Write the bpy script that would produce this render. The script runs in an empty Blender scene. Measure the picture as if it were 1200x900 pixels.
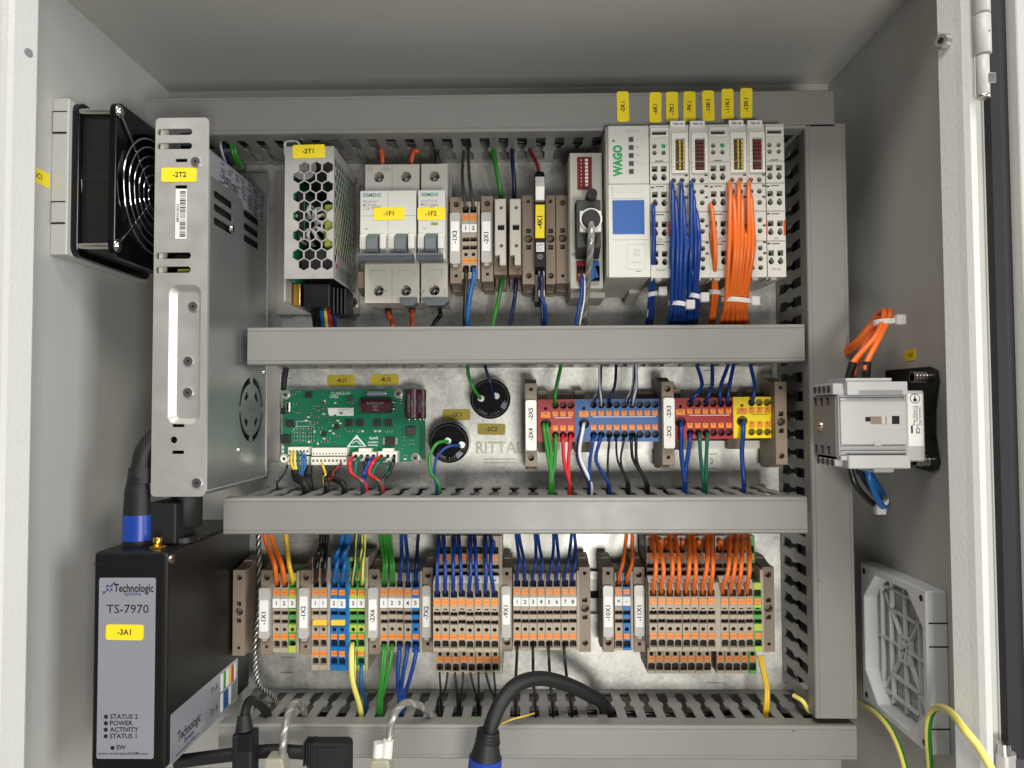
import bpy, bmesh, math, random
from mathutils import Vector, Matrix, Euler
from mathutils.geometry import tessellate_polygon
random.seed(7)
C = bpy.context.scene.collection
S = 0.001                      # all lengths below are millimetres: x right, z up, h out of the mounting plate
D = 529.0                      # camera distance from the mounting plate
F = 866.0                      # focal length in pixels of a 1200 px wide picture

# ---------------------------------------------------------------- camera
cam = bpy.data.cameras.new('camera'); cam.sensor_width = 36.0; cam.lens = 36.0*F/1200
cam.clip_start = 0.01; cam.clip_end = 50
co = bpy.data.objects.new('camera', cam); C.objects.link(co)
co.location = (0, -D*S, 0)
RM = Matrix.Rotation(math.radians(0.99), 3, 'Z') @ Matrix.Rotation(math.radians(92.05), 3, 'X') @ Matrix.Rotation(math.radians(-0.25), 3, 'Z')
co.rotation_euler = RM.to_euler()
bpy.context.scene.camera = co

# ---------------------------------------------------------------- light: a room around an open cabinet
sc = bpy.context.scene
w = bpy.data.worlds.new('World'); sc.world = w; w.use_nodes = True
bg = w.node_tree.nodes['Background']; bg.inputs[0].default_value = (0.93, 0.95, 1.0, 1); bg.inputs[1].default_value = 0.11
def area(name, loc, target, size, size_y, watts, col):
    l = bpy.data.lights.new(name, 'AREA'); l.shape = 'RECTANGLE'; l.size = size; l.size_y = size_y; l.energy = watts; l.color = col
    o = bpy.data.objects.new(name, l); C.objects.link(o); o.location = loc
    o.rotation_euler = (Vector(target)-Vector(loc)).to_track_quat('-Z', 'Y').to_euler()
    return o
area('ceiling_lamp', (0.0, -1.25, 1.30), (0, 0, -0.05), 1.4, 0.5, 27, (1.0, 0.975, 0.93))
area('window_light', (1.4, -0.95, 0.2), (0.0, 0, -0.02), 0.6, 0.9, 15, (0.95, 0.97, 1.0))
area('torch_light', (0.12, -0.76, -0.19), (0.04, 0, -0.10), 0.17, 0.13, 2.8, (1.0, 0.975, 0.92))
sc.view_settings.view_transform = 'Standard'; sc.view_settings.look = 'None'; sc.view_settings.gamma = 1
sc.view_settings.exposure = 0.0

# ---------------------------------------------------------------- helpers
def P(px, py, h):
    "point of the plane h millimetres above the plate that was measured at (px, py) in the 1200x900 photograph"
    d = RM @ Vector(((px-600)/F, (450-py)/F, -1)); t = (D-h)/d.y
    return (d.x*t, d.z*t)
def R(px0, py0, px1, py1, h):
    my = (py0+py1)/2; mx = (px0+px1)/2
    return P(px0, my, h)[0], P(px1, my, h)[0], P(mx, py1, h)[1], P(mx, py0, h)[1]
def P3(px, py, h):
    x, z = P(px, py, h); return (x, z, h)
def PW(px, py, X):
    "point on the side-wall plane x = X"
    d = RM @ Vector(((px-600)/F, (450-py)/F, -1)); t = X/d.x
    return (X, d.z*t, D-d.y*t)
def lin(c):
    return tuple(((v/255)/12.92 if v/255 <= .04045 else ((v/255+.055)/1.055)**2.4) for v in c)+(1,)

MATS = {}
def mat(name, rgb, rough=.5, metal=0, var=.06, vs=60, bump=0, bs=900, trans=0, emis=0, coat=0, spec=None, ior=None, stretch=None, rvar=0, speck=0):
    if name in MATS: return MATS[name]
    m = bpy.data.materials.new(name); m.use_nodes = True; nt = m.node_tree; b = nt.nodes['Principled BSDF']
    b.inputs['Roughness'].default_value = rough; b.inputs['Metallic'].default_value = metal
    if trans: b.inputs['Transmission Weight'].default_value = trans
    if coat: b.inputs['Coat Weight'].default_value = coat; b.inputs['Coat Roughness'].default_value = .15
    if spec is not None: b.inputs['Specular IOR Level'].default_value = spec
    if ior: b.inputs['IOR'].default_value = ior
    tc = nt.nodes.new('ShaderNodeTexCoord'); src = tc.outputs['Object']
    if stretch:
        mp = nt.nodes.new('ShaderNodeMapping'); mp.inputs['Scale'].default_value = stretch; nt.links.new(src, mp.inputs['Vector']); src = mp.outputs[0]
    n = nt.nodes.new('ShaderNodeTexNoise'); n.inputs['Scale'].default_value = vs; n.inputs['Detail'].default_value = 4; nt.links.new(src, n.inputs['Vector'])
    r = nt.nodes.new('ShaderNodeMapRange'); r.inputs['From Min'].default_value = .25; r.inputs['From Max'].default_value = .75
    r.inputs['To Min'].default_value = 1-var; r.inputs['To Max'].default_value = 1+var; nt.links.new(n.outputs['Fac'], r.inputs['Value'])
    mx = nt.nodes.new('ShaderNodeVectorMath'); mx.operation = 'SCALE'; mx.inputs[0].default_value = lin(rgb)[:3]; nt.links.new(r.outputs[0], mx.inputs['Scale'])
    if speck:      # settled dust grains and tiny scuffs
        nv = nt.nodes.new('ShaderNodeTexVoronoi'); nv.inputs['Scale'].default_value = 95; nt.links.new(src, nv.inputs['Vector'])
        cr = nt.nodes.new('ShaderNodeMapRange'); cr.inputs['From Min'].default_value = .05; cr.inputs['From Max'].default_value = .085; cr.inputs['To Min'].default_value = 1; cr.inputs['To Max'].default_value = 0; nt.links.new(nv.outputs['Distance'], cr.inputs['Value'])
        sv = nt.nodes.new('ShaderNodeSeparateColor'); nt.links.new(nv.outputs['Color'], sv.inputs[0])
        gt = nt.nodes.new('ShaderNodeMath'); gt.operation = 'LESS_THAN'; gt.inputs[1].default_value = speck; nt.links.new(sv.outputs[0], gt.inputs[0])
        ml = nt.nodes.new('ShaderNodeMath'); ml.operation = 'MULTIPLY'; nt.links.new(cr.outputs[0], ml.inputs[0]); nt.links.new(gt.outputs[0], ml.inputs[1])
        mc = nt.nodes.new('ShaderNodeMix'); mc.data_type = 'RGBA'; nt.links.new(ml.outputs[0], mc.inputs['Factor']); nt.links.new(mx.outputs[0], mc.inputs['A']); mc.inputs['B'].default_value = (.12, .11, .09, 1)
        nt.links.new(mc.outputs['Result'], b.inputs['Base Color'])
    else: nt.links.new(mx.outputs[0], b.inputs['Base Color'])
    if rvar:
        n3 = nt.nodes.new('ShaderNodeTexNoise'); n3.inputs['Scale'].default_value = vs*2.3; n3.inputs['Detail'].default_value = 3; nt.links.new(src, n3.inputs['Vector'])
        r3 = nt.nodes.new('ShaderNodeMapRange'); r3.inputs['From Min'].default_value = .3; r3.inputs['From Max'].default_value = .7
        r3.inputs['To Min'].default_value = max(0, rough-rvar); r3.inputs['To Max'].default_value = min(1, rough+rvar); nt.links.new(n3.outputs['Fac'], r3.inputs['Value']); nt.links.new(r3.outputs[0], b.inputs['Roughness'])
    if bump:
        n2 = nt.nodes.new('ShaderNodeTexNoise'); n2.inputs['Scale'].default_value = bs; n2.inputs['Detail'].default_value = 2; nt.links.new(src, n2.inputs['Vector'])
        bp = nt.nodes.new('ShaderNodeBump'); bp.inputs['Strength'].default_value = bump; bp.inputs['Distance'].default_value = .0004; nt.links.new(n2.outputs['Fac'], bp.inputs['Height']); nt.links.new(bp.outputs[0], b.inputs['Normal'])
    MATS[name] = m
    return m

M = {}
M['coat'] = mat('light_grey_powder_coat', (191, 190, 184), .42, bump=.3, bs=420, var=.035, vs=9, speck=.06, rvar=.05)
M['duct'] = mat('grey_duct_plastic', (137, 136, 130), .4, var=.03, vs=25, bump=.04, bs=500, speck=.10, rvar=.05)
M['ductin'] = mat('grey_duct_plastic_inner', (128, 127, 121), .5, var=.03)
M['galv'] = None
M['steel'] = mat('brushed_steel', (194, 191, 185), .42, metal=.55, var=.05, vs=40, bump=.06, bs=700, rvar=.06)
M['steeld'] = mat('smooth_zinc_sheet', (158, 163, 160), .32, metal=.7, var=.04, vs=18, rvar=.05)
M['screw'] = mat('nickel_screw', (215, 212, 205), .25, metal=1, var=.05)
M['chrome'] = mat('chromed_wire', (225, 225, 225), .12, metal=1, var=.02)
M['gold'] = mat('gold_plated_brass', (225, 180, 85), .25, metal=1, var=.04)
M['black'] = mat('black_plastic', (22, 22, 23), .38, var=.1, bump=.05)
M['blackg'] = mat('glossy_black_plastic', (12, 12, 13), .16, var=.1)
M['hole'] = mat('recess_shade_black', (16, 14, 13), .8, var=.1)  # near-black, stands in for the shade inside holes, slots and gaps
M['anod'] = mat('black_anodised_metal', (24, 23, 22), .42, metal=.3, var=.08, bump=.1, bs=1500)
M['tb'] = mat('grey_terminal_plastic', (168, 156, 138), .5, var=.05)
M['tbd'] = mat('taupe_end_stop_plastic', (134, 119, 103), .5, var=.04)
M['tbin'] = mat('terminal_recess_shade', (38, 32, 27), .7, var=.1)  # darkened brown, shade of the terminal openings put into the colour
M['tbblue'] = mat('blue_terminal_plastic', (28, 108, 172), .45, var=.04)
M['tbgy'] = mat('green_terminal_plastic', (80, 152, 78), .45, var=.04)
M['tbye'] = mat('lime_terminal_plastic', (172, 188, 66), .45, var=.04)
M['orange'] = mat('orange_button_plastic', (232, 140, 50), .45, var=.05)
M['jump'] = mat('yellow_jumper_plastic', (236, 196, 66), .45, var=.04)
M['white'] = mat('white_plastic', (226, 224, 216), .45, var=.02)
M['paper'] = mat('white_label_paper', (235, 234, 230), .6, var=.02)
M['ink'] = mat('black_print', (24, 24, 26), .6, var=.05)
M['inkg'] = mat('grey_print', (130, 130, 128), .6, var=.05)
M['inkw'] = mat('white_print', (225, 228, 225), .6, var=.02)
M['yel'] = mat('yellow_sticker', (248, 222, 40), .42, var=.03)
M['yelo'] = mat('ochre_sticker', (190, 172, 48), .42, var=.05)
M['clear'] = mat('frosted_clear_plastic', (214, 210, 203), .22, trans=.28, var=.02)
M['nylon'] = mat('natural_nylon', (228, 226, 222), .35, trans=.35, var=.02)
M['wblue'] = mat('blue_wire_insulation', (15, 56, 128), .36, var=.06)
M['wnavy'] = mat('navy_wire_insulation', (16, 32, 74), .36, var=.06)
M['wsky'] = mat('light_blue_wire_insulation', (24, 94, 156), .36, var=.06)
M['worange'] = mat('orange_wire_insulation', (232, 112, 38), .38, var=.06)
M['worangd'] = mat('brown_orange_wire_insulation', (205, 84, 34), .38, var=.06)
M['wgreen'] = mat('green_wire_insulation', (48, 132, 44), .36, var=.06)
M['wteal'] = mat('dark_green_wire_insulation', (14, 92, 72), .36, var=.06)
M['wred'] = mat('red_wire_insulation', (200, 36, 42), .36, var=.06)
M['wdred'] = mat('dark_red_wire_insulation', (130, 22, 24), .36, var=.06)
M['wyel'] = mat('yellow_wire_insulation', (232, 190, 52), .38, var=.06)
M['wpale'] = mat('pale_yellow_insulation', (232, 218, 112), .38, var=.05)
M['wblack'] = mat('black_wire_insulation', (20, 20, 20), .36, var=.1)
M['wgrey'] = mat('dark_grey_wire_insulation', (62, 62, 58), .4, var=.06)
M['wwhite'] = mat('white_wire_insulation', (220, 222, 226), .4, var=.04)
M['silverw'] = mat('tinned_braid_strand', (200, 198, 188), .3, metal=.6, var=.15, vs=900)
M['darkw'] = mat('dark_braid_strand', (52, 50, 44), .45, var=.2, vs=900)
M['greyjk'] = mat('smoky_clear_jacket', (120, 120, 114), .25, var=.1, vs=300)
M['rubber'] = mat('black_rubber', (20, 20, 20), .55, var=.1, bump=.06)
M['braid'] = mat('braided_shield', (150, 148, 138), .38, metal=.4, var=.45, vs=1400, stretch=(1, 1, .35), bump=.4, bs=1800)
M['braidd'] = mat('dark_braided_sleeve', (80, 76, 66), .5, metal=.3, var=.5, vs=1300, stretch=(1, 1, .4), bump=.4, bs=1800)
M['mcb'] = mat('white_breaker_plastic', (208, 206, 198), .42, var=.02, bump=.03)
M['mcbs'] = mat('pale_grey_breaker_plastic', (190, 185, 174), .45, var=.02, bump=.03)
M['slate'] = mat('slate_grey_toggle', (92, 97, 101), .4, var=.05)
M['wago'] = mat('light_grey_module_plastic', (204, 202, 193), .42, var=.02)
M['wagod'] = mat('darker_grey_module_plastic', (182, 178, 168), .45, var=.02)  # somewhat darker tone for housings, ribs and relief lettering
M['brandg'] = mat('green_print', (26, 150, 84), .5, var=.02)
M['teal'] = mat('teal_print', (24, 140, 140), .5, var=.02)
M['navyi'] = mat('navy_print', (36, 44, 110), .5, var=.02)
M['bluel'] = mat('blue_paper_label', (46, 92, 160), .55, var=.03)
M['dipr'] = mat('dark_red_switch_plastic', (120, 22, 28), .35, var=.05)
M['dred'] = mat('red_block_plastic', (156, 26, 30), .38, var=.04)
M['dred2'] = mat('red_block_inside_shade', (66, 12, 14), .5, var=.1)  # darkened copy of the block red, paints the shade in its openings
M['dblue'] = mat('blue_block_plastic', (34, 90, 150), .38, var=.04)
M['dblue2'] = mat('blue_block_inside_shade', (12, 28, 52), .5, var=.1)  # darkened copy of the block blue, paints the shade in its openings
M['dyel'] = mat('yellow_block_plastic', (240, 212, 20), .38, var=.04)
M['dyel2'] = mat('yellow_block_inside_shade', (120, 98, 10), .5, var=.1)  # darkened copy of the block yellow, paints the shade in its openings
M['pcb'] = mat('green_circuit_board', (24, 116, 80), .3, var=.06, vs=120, bump=.06, bs=600)
M['solder'] = mat('solder_pad', (215, 210, 195), .3, metal=.8, var=.08)
M['chip'] = mat('black_chip_epoxy', (36, 36, 38), .45, var=.1)
M['capm'] = mat('maroon_capacitor_sleeve', (72, 34, 44), .3, var=.05)
M['ringm'] = mat('grey_resistor', (120, 130, 140), .4, var=.05)
M['cream'] = mat('cream_connector_plastic', (232, 228, 214), .42, var=.02)
M['lime'] = mat('lime_transformer_tape', (140, 146, 62), .4, var=.05)
M['sgrey'] = mat('switch_grey_plastic', (180, 180, 177), .42, var=.02, bump=.03)
M['sgreyd'] = mat('switch_dark_grey_plastic', (138, 138, 136), .45, var=.02)
M['filt'] = mat('filter_grey_plastic', (206, 208, 208), .42, var=.02, bump=.03)
M['fleece'] = mat('grey_filter_fleece', (176, 177, 175), .9, var=.3, vs=700, bump=.8, bs=1400)
M['gasket'] = mat('black_foam_gasket', (26, 26, 28), .7, var=.1)
M['silverl'] = mat('silver_foil_label', (178, 180, 188), .32, metal=.5, var=.05, vs=14)
M['bluep'] = mat('blue_connector_plastic', (26, 62, 150), .36, var=.04)
M['tan'] = mat('translucent_plug_plastic', (176, 172, 152), .35, trans=.2, var=.03)
M['gyl'] = mat('green_swatch', (70, 150, 60), .5)
M['rl'] = mat('red_swatch', (190, 40, 40), .5)

def galvanised():
    m = bpy.data.materials.new('galvanised_sheet'); m.use_nodes = True; nt = m.node_tree; b = nt.nodes['Principled BSDF']
    L = nt.links.new; N = nt.nodes.new
    tc = N('ShaderNodeTexCoord')
    v = N('ShaderNodeTexVoronoi'); v.inputs['Scale'].default_value = 420; L(tc.outputs['Object'], v.inputs['Vector'])
    n = N('ShaderNodeTexNoise'); n.inputs['Scale'].default_value = 34; n.inputs['Detail'].default_value = 8; L(tc.outputs['Object'], n.inputs['Vector'])
    n2 = N('ShaderNodeTexNoise'); n2.inputs['Scale'].default_value = 500; n2.inputs['Detail'].default_value = 3; L(tc.outputs['Object'], n2.inputs['Vector'])
    a = N('ShaderNodeMath'); a.operation = 'MULTIPLY_ADD'; L(v.outputs['Color'], a.inputs[0]); a.inputs[1].default_value = .14; L(n.outputs['Fac'], a.inputs[2])
    c = N('ShaderNodeMath'); c.operation = 'MULTIPLY_ADD'; L(n2.outputs['Fac'], c.inputs[0]); c.inputs[1].default_value = .25; L(a.outputs[0], c.inputs[2])
    r = N('ShaderNodeValToRGB'); L(c.outputs[0], r.inputs[0])
    r.color_ramp.elements[0].position = .4; r.color_ramp.elements[0].color = lin((152, 153, 148))
    r.color_ramp.elements[1].position = .95; r.color_ramp.elements[1].color = lin((240, 239, 231))
    L(r.outputs[0], b.inputs['Base Color']); b.inputs['Metallic'].default_value = .72
    q = N('ShaderNodeMapRange'); L(c.outputs[0], q.inputs['Value']); q.inputs['From Min'].default_value = .4; q.inputs['From Max'].default_value = .95; q.inputs['To Min'].default_value = .34; q.inputs['To Max'].default_value = .52
    L(q.outputs[0], b.inputs['Roughness'])
    bp = N('ShaderNodeBump'); bp.inputs['Strength'].default_value = .12; bp.inputs['Distance'].default_value = .0003; L(n2.outputs['Fac'], bp.inputs['Height']); L(bp.outputs[0], b.inputs['Normal'])
    return m
M['galv'] = galvanised()
M['emb'] = mat('embossed_zinc', (176, 171, 158), .42, metal=.5, var=.05)

_txt = {}
def text_mesh(s, bold):
    k = (s, bold)
    if k in _txt: return _txt[k]
    cu = bpy.data.curves.new('t', 'FONT'); cu.body = s; cu.size = 1; cu.align_x = 'CENTER'; cu.align_y = 'CENTER'; cu.resolution_u = 2; cu.offset = .004 if not bold else .055 if bold == 2 else .022
    o = bpy.data.objects.new('t', cu); C.objects.link(o)
    dg = bpy.context.evaluated_depsgraph_get(); me = bpy.data.meshes.new_from_object(o.evaluated_get(dg))
    vs = [(v.co.x, v.co.y) for v in me.vertices]; fs = [tuple(p.vertices) for p in me.polygons]
    bpy.data.objects.remove(o); bpy.data.curves.remove(cu); bpy.data.meshes.remove(me)
    _txt[k] = (vs, fs); return _txt[k]

def rrect(cx, cy, w, h, r, n=4):
    r = min(r, w/2-1e-4, h/2-1e-4); p = []
    for (sx, sy, a0) in ((1, 1, 0), (-1, 1, 90), (-1, -1, 180), (1, -1, 270)):
        for i in range(n+1):
            a = math.radians(a0+90*i/n); p.append((cx+sx*(w/2-r)+r*math.cos(a), cy+sy*(h/2-r)+r*math.sin(a)))
    return p
def rct(x0, x1, y0, y1): return [(x0, y0), (x1, y0), (x1, y1), (x0, y1)]
def circ(cx, cy, r, n=16, a0=0, ry=None):
    ry = ry or r
    return [(cx+r*math.cos(a0+2*math.pi*i/n), cy+ry*math.sin(a0+2*math.pi*i/n)) for i in range(n)]

class MB:
    def __init__(s): s.v = []; s.f = []; s.m = []; s.s = []; s.mats = []
    def mi(s, m):
        if m not in s.mats: s.mats.append(m)
        return s.mats.index(m)
    def add(s, vs, fs, m, smooth=False):
        o = len(s.v); s.v += [tuple(v) for v in vs]; k = s.mi(m)
        for f in fs: s.f.append(tuple(o+i for i in f)); s.m.append(k); s.s.append(smooth)
        return s
    def box(s, x0, x1, z0, z1, h0, h1, m):
        vs = [(x, z, h) for h in (h0, h1) for z in (z0, z1) for x in (x0, x1)]
        return s.add(vs, [(0, 2, 3, 1), (4, 5, 7, 6), (0, 1, 5, 4), (2, 6, 7, 3), (0, 4, 6, 2), (1, 3, 7, 5)], m)
    def prism(s, poly, lo, hi, ax, m, holes=(), smooth=False, capm=None):
        def mp(p, t): return {'h': (p[0], p[1], t), 'x': (t, p[0], p[1]), 'z': (p[1], t, p[0])}[ax]
        def ar(q): return sum(q[i][0]*q[(i+1) % len(q)][1]-q[(i+1) % len(q)][0]*q[i][1] for i in range(len(q)))
        loops = [list(poly) if ar(poly) > 0 else list(poly)[::-1]] + [list(h) if ar(h) < 0 else list(h)[::-1] for h in holes]
        if len(loops) == 1 and len(poly) <= 40:
            n = len(loops[0]); vs = [mp(p, lo) for p in loops[0]]+[mp(p, hi) for p in loops[0]]
            s.add(vs, [tuple(range(n))[::-1], tuple(range(n, 2*n))], capm or m)
            return s.add(vs, [(i, (i+1) % n, n+(i+1) % n, n+i) for i in range(n)], m, smooth)
        flat = [p for l in loops for p in l]; n = len(flat)
        tris = tessellate_polygon([[Vector((p[0], p[1], 0)) for p in l] for l in loops])
        tt = []
        for t in tris:
            a, b, c = [flat[i] for i in t]
            if (b[0]-a[0])*(c[1]-a[1])-(b[1]-a[1])*(c[0]-a[0]) < 0: t = (t[0], t[2], t[1])
            tt.append(tuple(t))
        vs = [mp(p, lo) for p in flat]+[mp(p, hi) for p in flat]
        s.add(vs, [tuple(i+n for i in t) for t in tt]+[t[::-1] for t in tt], capm or m)
        o = 0
        for l in loops:
            k = len(l); s.add(vs, [(o+i, o+(i+1) % k, n+o+(i+1) % k, n+o+i) for i in range(k)], m, smooth); o += k
        return s
    def frustum(s, a, b, r0, r1, m, n=16, cap=True, smooth=True):
        a = Vector(a); b = Vector(b); d = (b-a).normalized(); u = d.orthogonal().normalized(); v = d.cross(u); vs = []
        for c, r in ((a, r0), (b, r1)):
            for i in range(n):
                t = 2*math.pi*i/n; vs.append(c+u*(r*math.cos(t))+v*(r*math.sin(t)))
        s.add(vs, [(i, (i+1) % n, n+(i+1) % n, n+i) for i in range(n)], m, smooth)
        if cap: s.add(vs, [tuple(range(n))[::-1], tuple(range(n, 2*n))], m)
        return s
    def cyl(s, a, b, r, m, n=16): return s.frustum(a, b, r, r, m, n)
    def tube(s, pts, r, m, n=8, sub=6, stripe=None, phase=0, closed=False, rr=None, twist=0):
        p = [Vector(q) for q in pts]; path = []; rad = []
        if closed: path = p; rad = [r]*len(p)
        elif len(p) == 2: path = p; rad = [r, rr[1] if rr else r]
        else:
            q = [p[0]*2-p[1]]+p+[p[-1]*2-p[-2]]
            for i in range(1, len(q)-2):
                for j in range(sub):
                    t = j/sub; a, b, c, d = q[i-1], q[i], q[i+1], q[i+2]
                    path.append(.5*((2*b)+(c-a)*t+(2*a-5*b+4*c-d)*t*t+(3*b-a-3*c+d)*t**3))
                    rad.append(r if not rr else rr[i-1]+(rr[i]-rr[i-1])*t)
            path.append(p[-1]); rad.append(rr[-1] if rr else r)
        N = len(path); vs = []; u = None
        for i in range(N):
            a = path[(i-1) % N] if closed or i else path[0]; b = path[(i+1) % N] if closed or i < N-1 else path[-1]
            d = (b-a).normalized()
            if u is None: u = d.orthogonal().normalized() if abs(d.z) > .9 else d.cross(Vector((0, 0, 1))).normalized()
            u = (u-d*u.dot(d)).normalized(); v = d.cross(u)
            for k in range(n):
                t = 2*math.pi*k/n+phase+twist*i; vs.append(path[i]+u*(rad[i]*math.cos(t))+v*(rad[i]*math.sin(t)))
        fa = []; fb = []; M_ = N if closed else N-1
        for i in range(M_):
            for k in range(n):
                f = (i*n+k, i*n+(k+1) % n, ((i+1) % N)*n+(k+1) % n, ((i+1) % N)*n+k)
                (fb if stripe and (k % n) in stripe[1] else fa).append(f)
        s.add(vs, fa, m, True)
        if fb: s.add(vs, fb, stripe[0], True)
        if not closed: s.add(vs, [tuple(range(n))[::-1], tuple(range((N-1)*n, N*n))], m)
        return s
    def text(s, st, o, size, m, u=(1, 0, 0), v=(0, 1, 0), rot=0, bold=True, sx=1.0, align=0):
        vs, fs = text_mesh(st, bold); u = Vector(u); v = Vector(v)
        if rot: a = math.radians(rot); u, v = u*math.cos(a)+v*math.sin(a), v*math.cos(a)-u*math.sin(a)
        o = Vector(o); k = size/.7
        dx = 0
        if align: x0 = min(q[0] for q in vs); dx = -x0
        n = u.cross(v)*.05
        return s.add([o+u*((q[0]+dx)*k*sx)+v*(q[1]*k)+n for q in vs], fs, m)
    def quad(s, a, b, c, d, m): return s.add([a, b, c, d], [(0, 1, 2, 3)], m)
    def mesh(s, name, o=(0, 0, 0), bevel=0, seg=1):
        me = bpy.data.meshes.new(name)
        me.from_pydata([((x-o[0])*S, -(h-o[2])*S, (z-o[1])*S) for x, z, h in s.v], [], s.f)
        for m in s.mats: me.materials.append(m)
        me.polygons.foreach_set('material_index', s.m); me.polygons.foreach_set('use_smooth', s.s)
        if bevel:
            bm = bmesh.new(); bm.from_mesh(me); bmesh.ops.remove_doubles(bm, verts=bm.verts, dist=1e-7)
            ed = [e for e in bm.edges if len(e.link_faces) == 2 and e.calc_face_angle(0) > .7 and e.calc_length() > bevel*S*2.2]
            bmesh.ops.bevel(bm, geom=ed, offset=bevel*S, offset_type='OFFSET', segments=seg, profile=.6, affect='EDGES', clamp_overlap=True)
            bm.to_mesh(me); bm.free()
        me.update(); return me
def link(name, me, parent=None, loc=(0, 0, 0)):
    o = bpy.data.objects.new(name, me); C.objects.link(o)
    if parent: o.parent = parent
    o.location = (loc[0]*S, -loc[2]*S, loc[1]*S); return o
def meta(o, label, cat=None, group=None):
    o['label'] = label
    if cat: o['category'] = cat
    if group: o['group'] = group
    return o
class Thing:
    "an Empty at the thing's base; its parts are meshes given in plate coordinates"
    def __init__(s, name, label, cat, o, group=None):
        s.o = o; s.e = link(name, None, None, o); meta(s.e, label, cat, group)
    def part(s, name, mb, bevel=0, parent=None, label=None, seg=1):
        ob = link(name, mb.mesh(name, s.o, bevel, seg), parent or s.e)
        if label: ob['label'] = label
        return ob
def single(name, mb, label, cat, o=None, group=None, bevel=0, seg=1):
    if o is None: o = mb.v[0]
    return meta(link(name, mb.mesh(name, o, bevel, seg), None, o), label, cat, group)
def copy_thing(e, loc, label):
    "copy of a thing, of each of its parts and of their sub-parts"
    def rec(o, par):
        c = o.copy(); C.objects.link(c); c.parent = par
        for ch in o.children: rec(ch, c)
        return c
    r = rec(e, None); r.location = (loc[0]*S, -(loc[2]+jit.uniform(-.2, .2))*S, (loc[1]+jit.uniform(-.15, .15))*S); r['label'] = label
    r.rotation_euler = (jit.uniform(-.003, .003), jit.uniform(-.003, .003), jit.uniform(-.004, .004))
    return r
ORD = ['first', 'second', 'third', 'fourth', 'fifth', 'sixth', 'seventh', 'eighth', 'ninth', 'tenth', 'eleventh', 'twelfth', 'thirteenth', 'fourteenth', 'fifteenth', 'sixteenth']

jit = random.Random(5)
def wire(name, pts, m, d, label, cat='wire', group=None, stripe=None, n=10, tip=None, sub=6, phase=0, mm=False, twist=0):
    q = list(pts) if mm else [P3(*p) for p in pts]
    if len(q) > 4 and d < 5:      # hand-dressed wires are never quite smooth
        for i in range(2, len(q)-2): q[i] = (q[i][0]+jit.uniform(-.55, .55), q[i][1]+jit.uniform(-.4, .4), q[i][2]+jit.uniform(-.5, .5))
    mb = MB().tube(q, d/2, m, n=n, sub=sub, stripe=stripe, phase=phase, twist=twist)
    if tip:   # crimped sleeve at the start of the wire
        a = Vector(q[0]); b = Vector(q[1]); dd = (b-a).normalized(); mb.tube([a-dd*1, a+dd*tip[1]*.4, a+dd*tip[1]], d/2*1.42, tip[0], n=n)
    return single(name, mb, label, cat, q[0], group)
def sticker(mb, cx, cz, h, w, hh, s, m=None, size=None, rot=0, t=.25, r=1.2, bold=True):
    a = jit.uniform(-.02, .02); ca, sa = math.cos(a), math.sin(a)
    mb.prism([(cx+(p[0]-cx)*ca-(p[1]-cz)*sa, cz+(p[0]-cx)*sa+(p[1]-cz)*ca) for p in rrect(cx, cz, w, hh, r)], h, h+t, 'h', m or M['yel'])
    if s: mb.text(s, (cx+jit.uniform(-.4, .4)*(0 if rot else 1), cz+(jit.uniform(-1.2, .2) if rot else 0), h+t), size or 2.6, M['ink'], rot=rot+math.degrees(a), bold=bold)
    return mb
def screwhead(mb, x, z, h, r=2.2, m=None, t=1.2, slot='x'):
    m = m or M['screw']
    mb.prism(circ(x, z, r, 14), h, h+t, 'h', m, holes=[circ(x, z, r*.34, 4, .6)], smooth=False)
    mb.prism(circ(x, z, r*.34, 4, .6), h, h+t*.35, 'h', M['hole'])
    return mb
# ================================================================ the cabinet
XL, XR, ZT, ZB, HB = -267.0, 226.0, 241.0, -259.0, -15.0
cab = Thing('electrical_cabinet', 'open light grey sheet steel control cabinet that holds everything', 'cabinet', (-20, ZB-2, HB))
cab.part('rear_panel', MB().box(XL-1.5, XR+1.5, ZB-1.5, ZT+1.5, HB-1.5, HB, M['coat']))
mb = MB().box(XL-1.5, XL, ZB, ZT, HB, 160, M['coat'])
cab.part('side_panel', mb)
cab.part('side_panel', MB().box(XR, XR+1.5, ZB, ZT, HB, 150, M['coat']))
cab.part('top_panel', MB().box(XL-1.5, XR+1.5, ZT, ZT+1.5, HB, 168, M['coat']))
cab.part('bottom_panel', MB().box(XL-1.5, XR+1.5, ZB-1.5, ZB, HB, 168, M['coat']))
M['lip'] = mat('textured_edge_paint', (203, 203, 198), .42, bump=.45, bs=520, var=.015)
# folded frame round the opening: profile (h, x)
prof = [(157, XL), (157, -251), (158.5, -250.6), (166, -254.5), (168.4, -255.7), (169.6, -258), (170, -261), (170, -300), (168.5, -300), (168.5, -261.5), (158.6, -252.5), (158.6, XL)]
f = cab.part('door_frame', MB().prism(prof, ZB-60, ZT+60, 'z', M['lip']))
hole_m = MB().prism([(a, b) for a, b in circ(0, 0, 2.1, 14)], 0, .3, 'h', M['hole'])
x, z, h = -252.6, P(35, 62, 162)[1], 162
hm = MB(); n = Vector((9.5, 0, 4.4)).normalized(); u = Vector((-4.4, 0, 9.5)).normalized()
hm.frustum(Vector((x, z, h))-n*.3, Vector((x, z, h))+n*.25, 2.3, 2.3, M['inkg'], 14)
cab.part('frame_hole', hm, parent=f)
prof = [(157, XR), (157, 210), (158.2, 209.6), (166, 213.2), (169.6, 214.6), (171.6, 216.6), (171.4, 219.6), (169, 221), (152, 221.5), (150, 223), (150, 262), (148.5, 262), (148.5, 222), (158.5, 211.4), (158.5, XR)]
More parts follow.
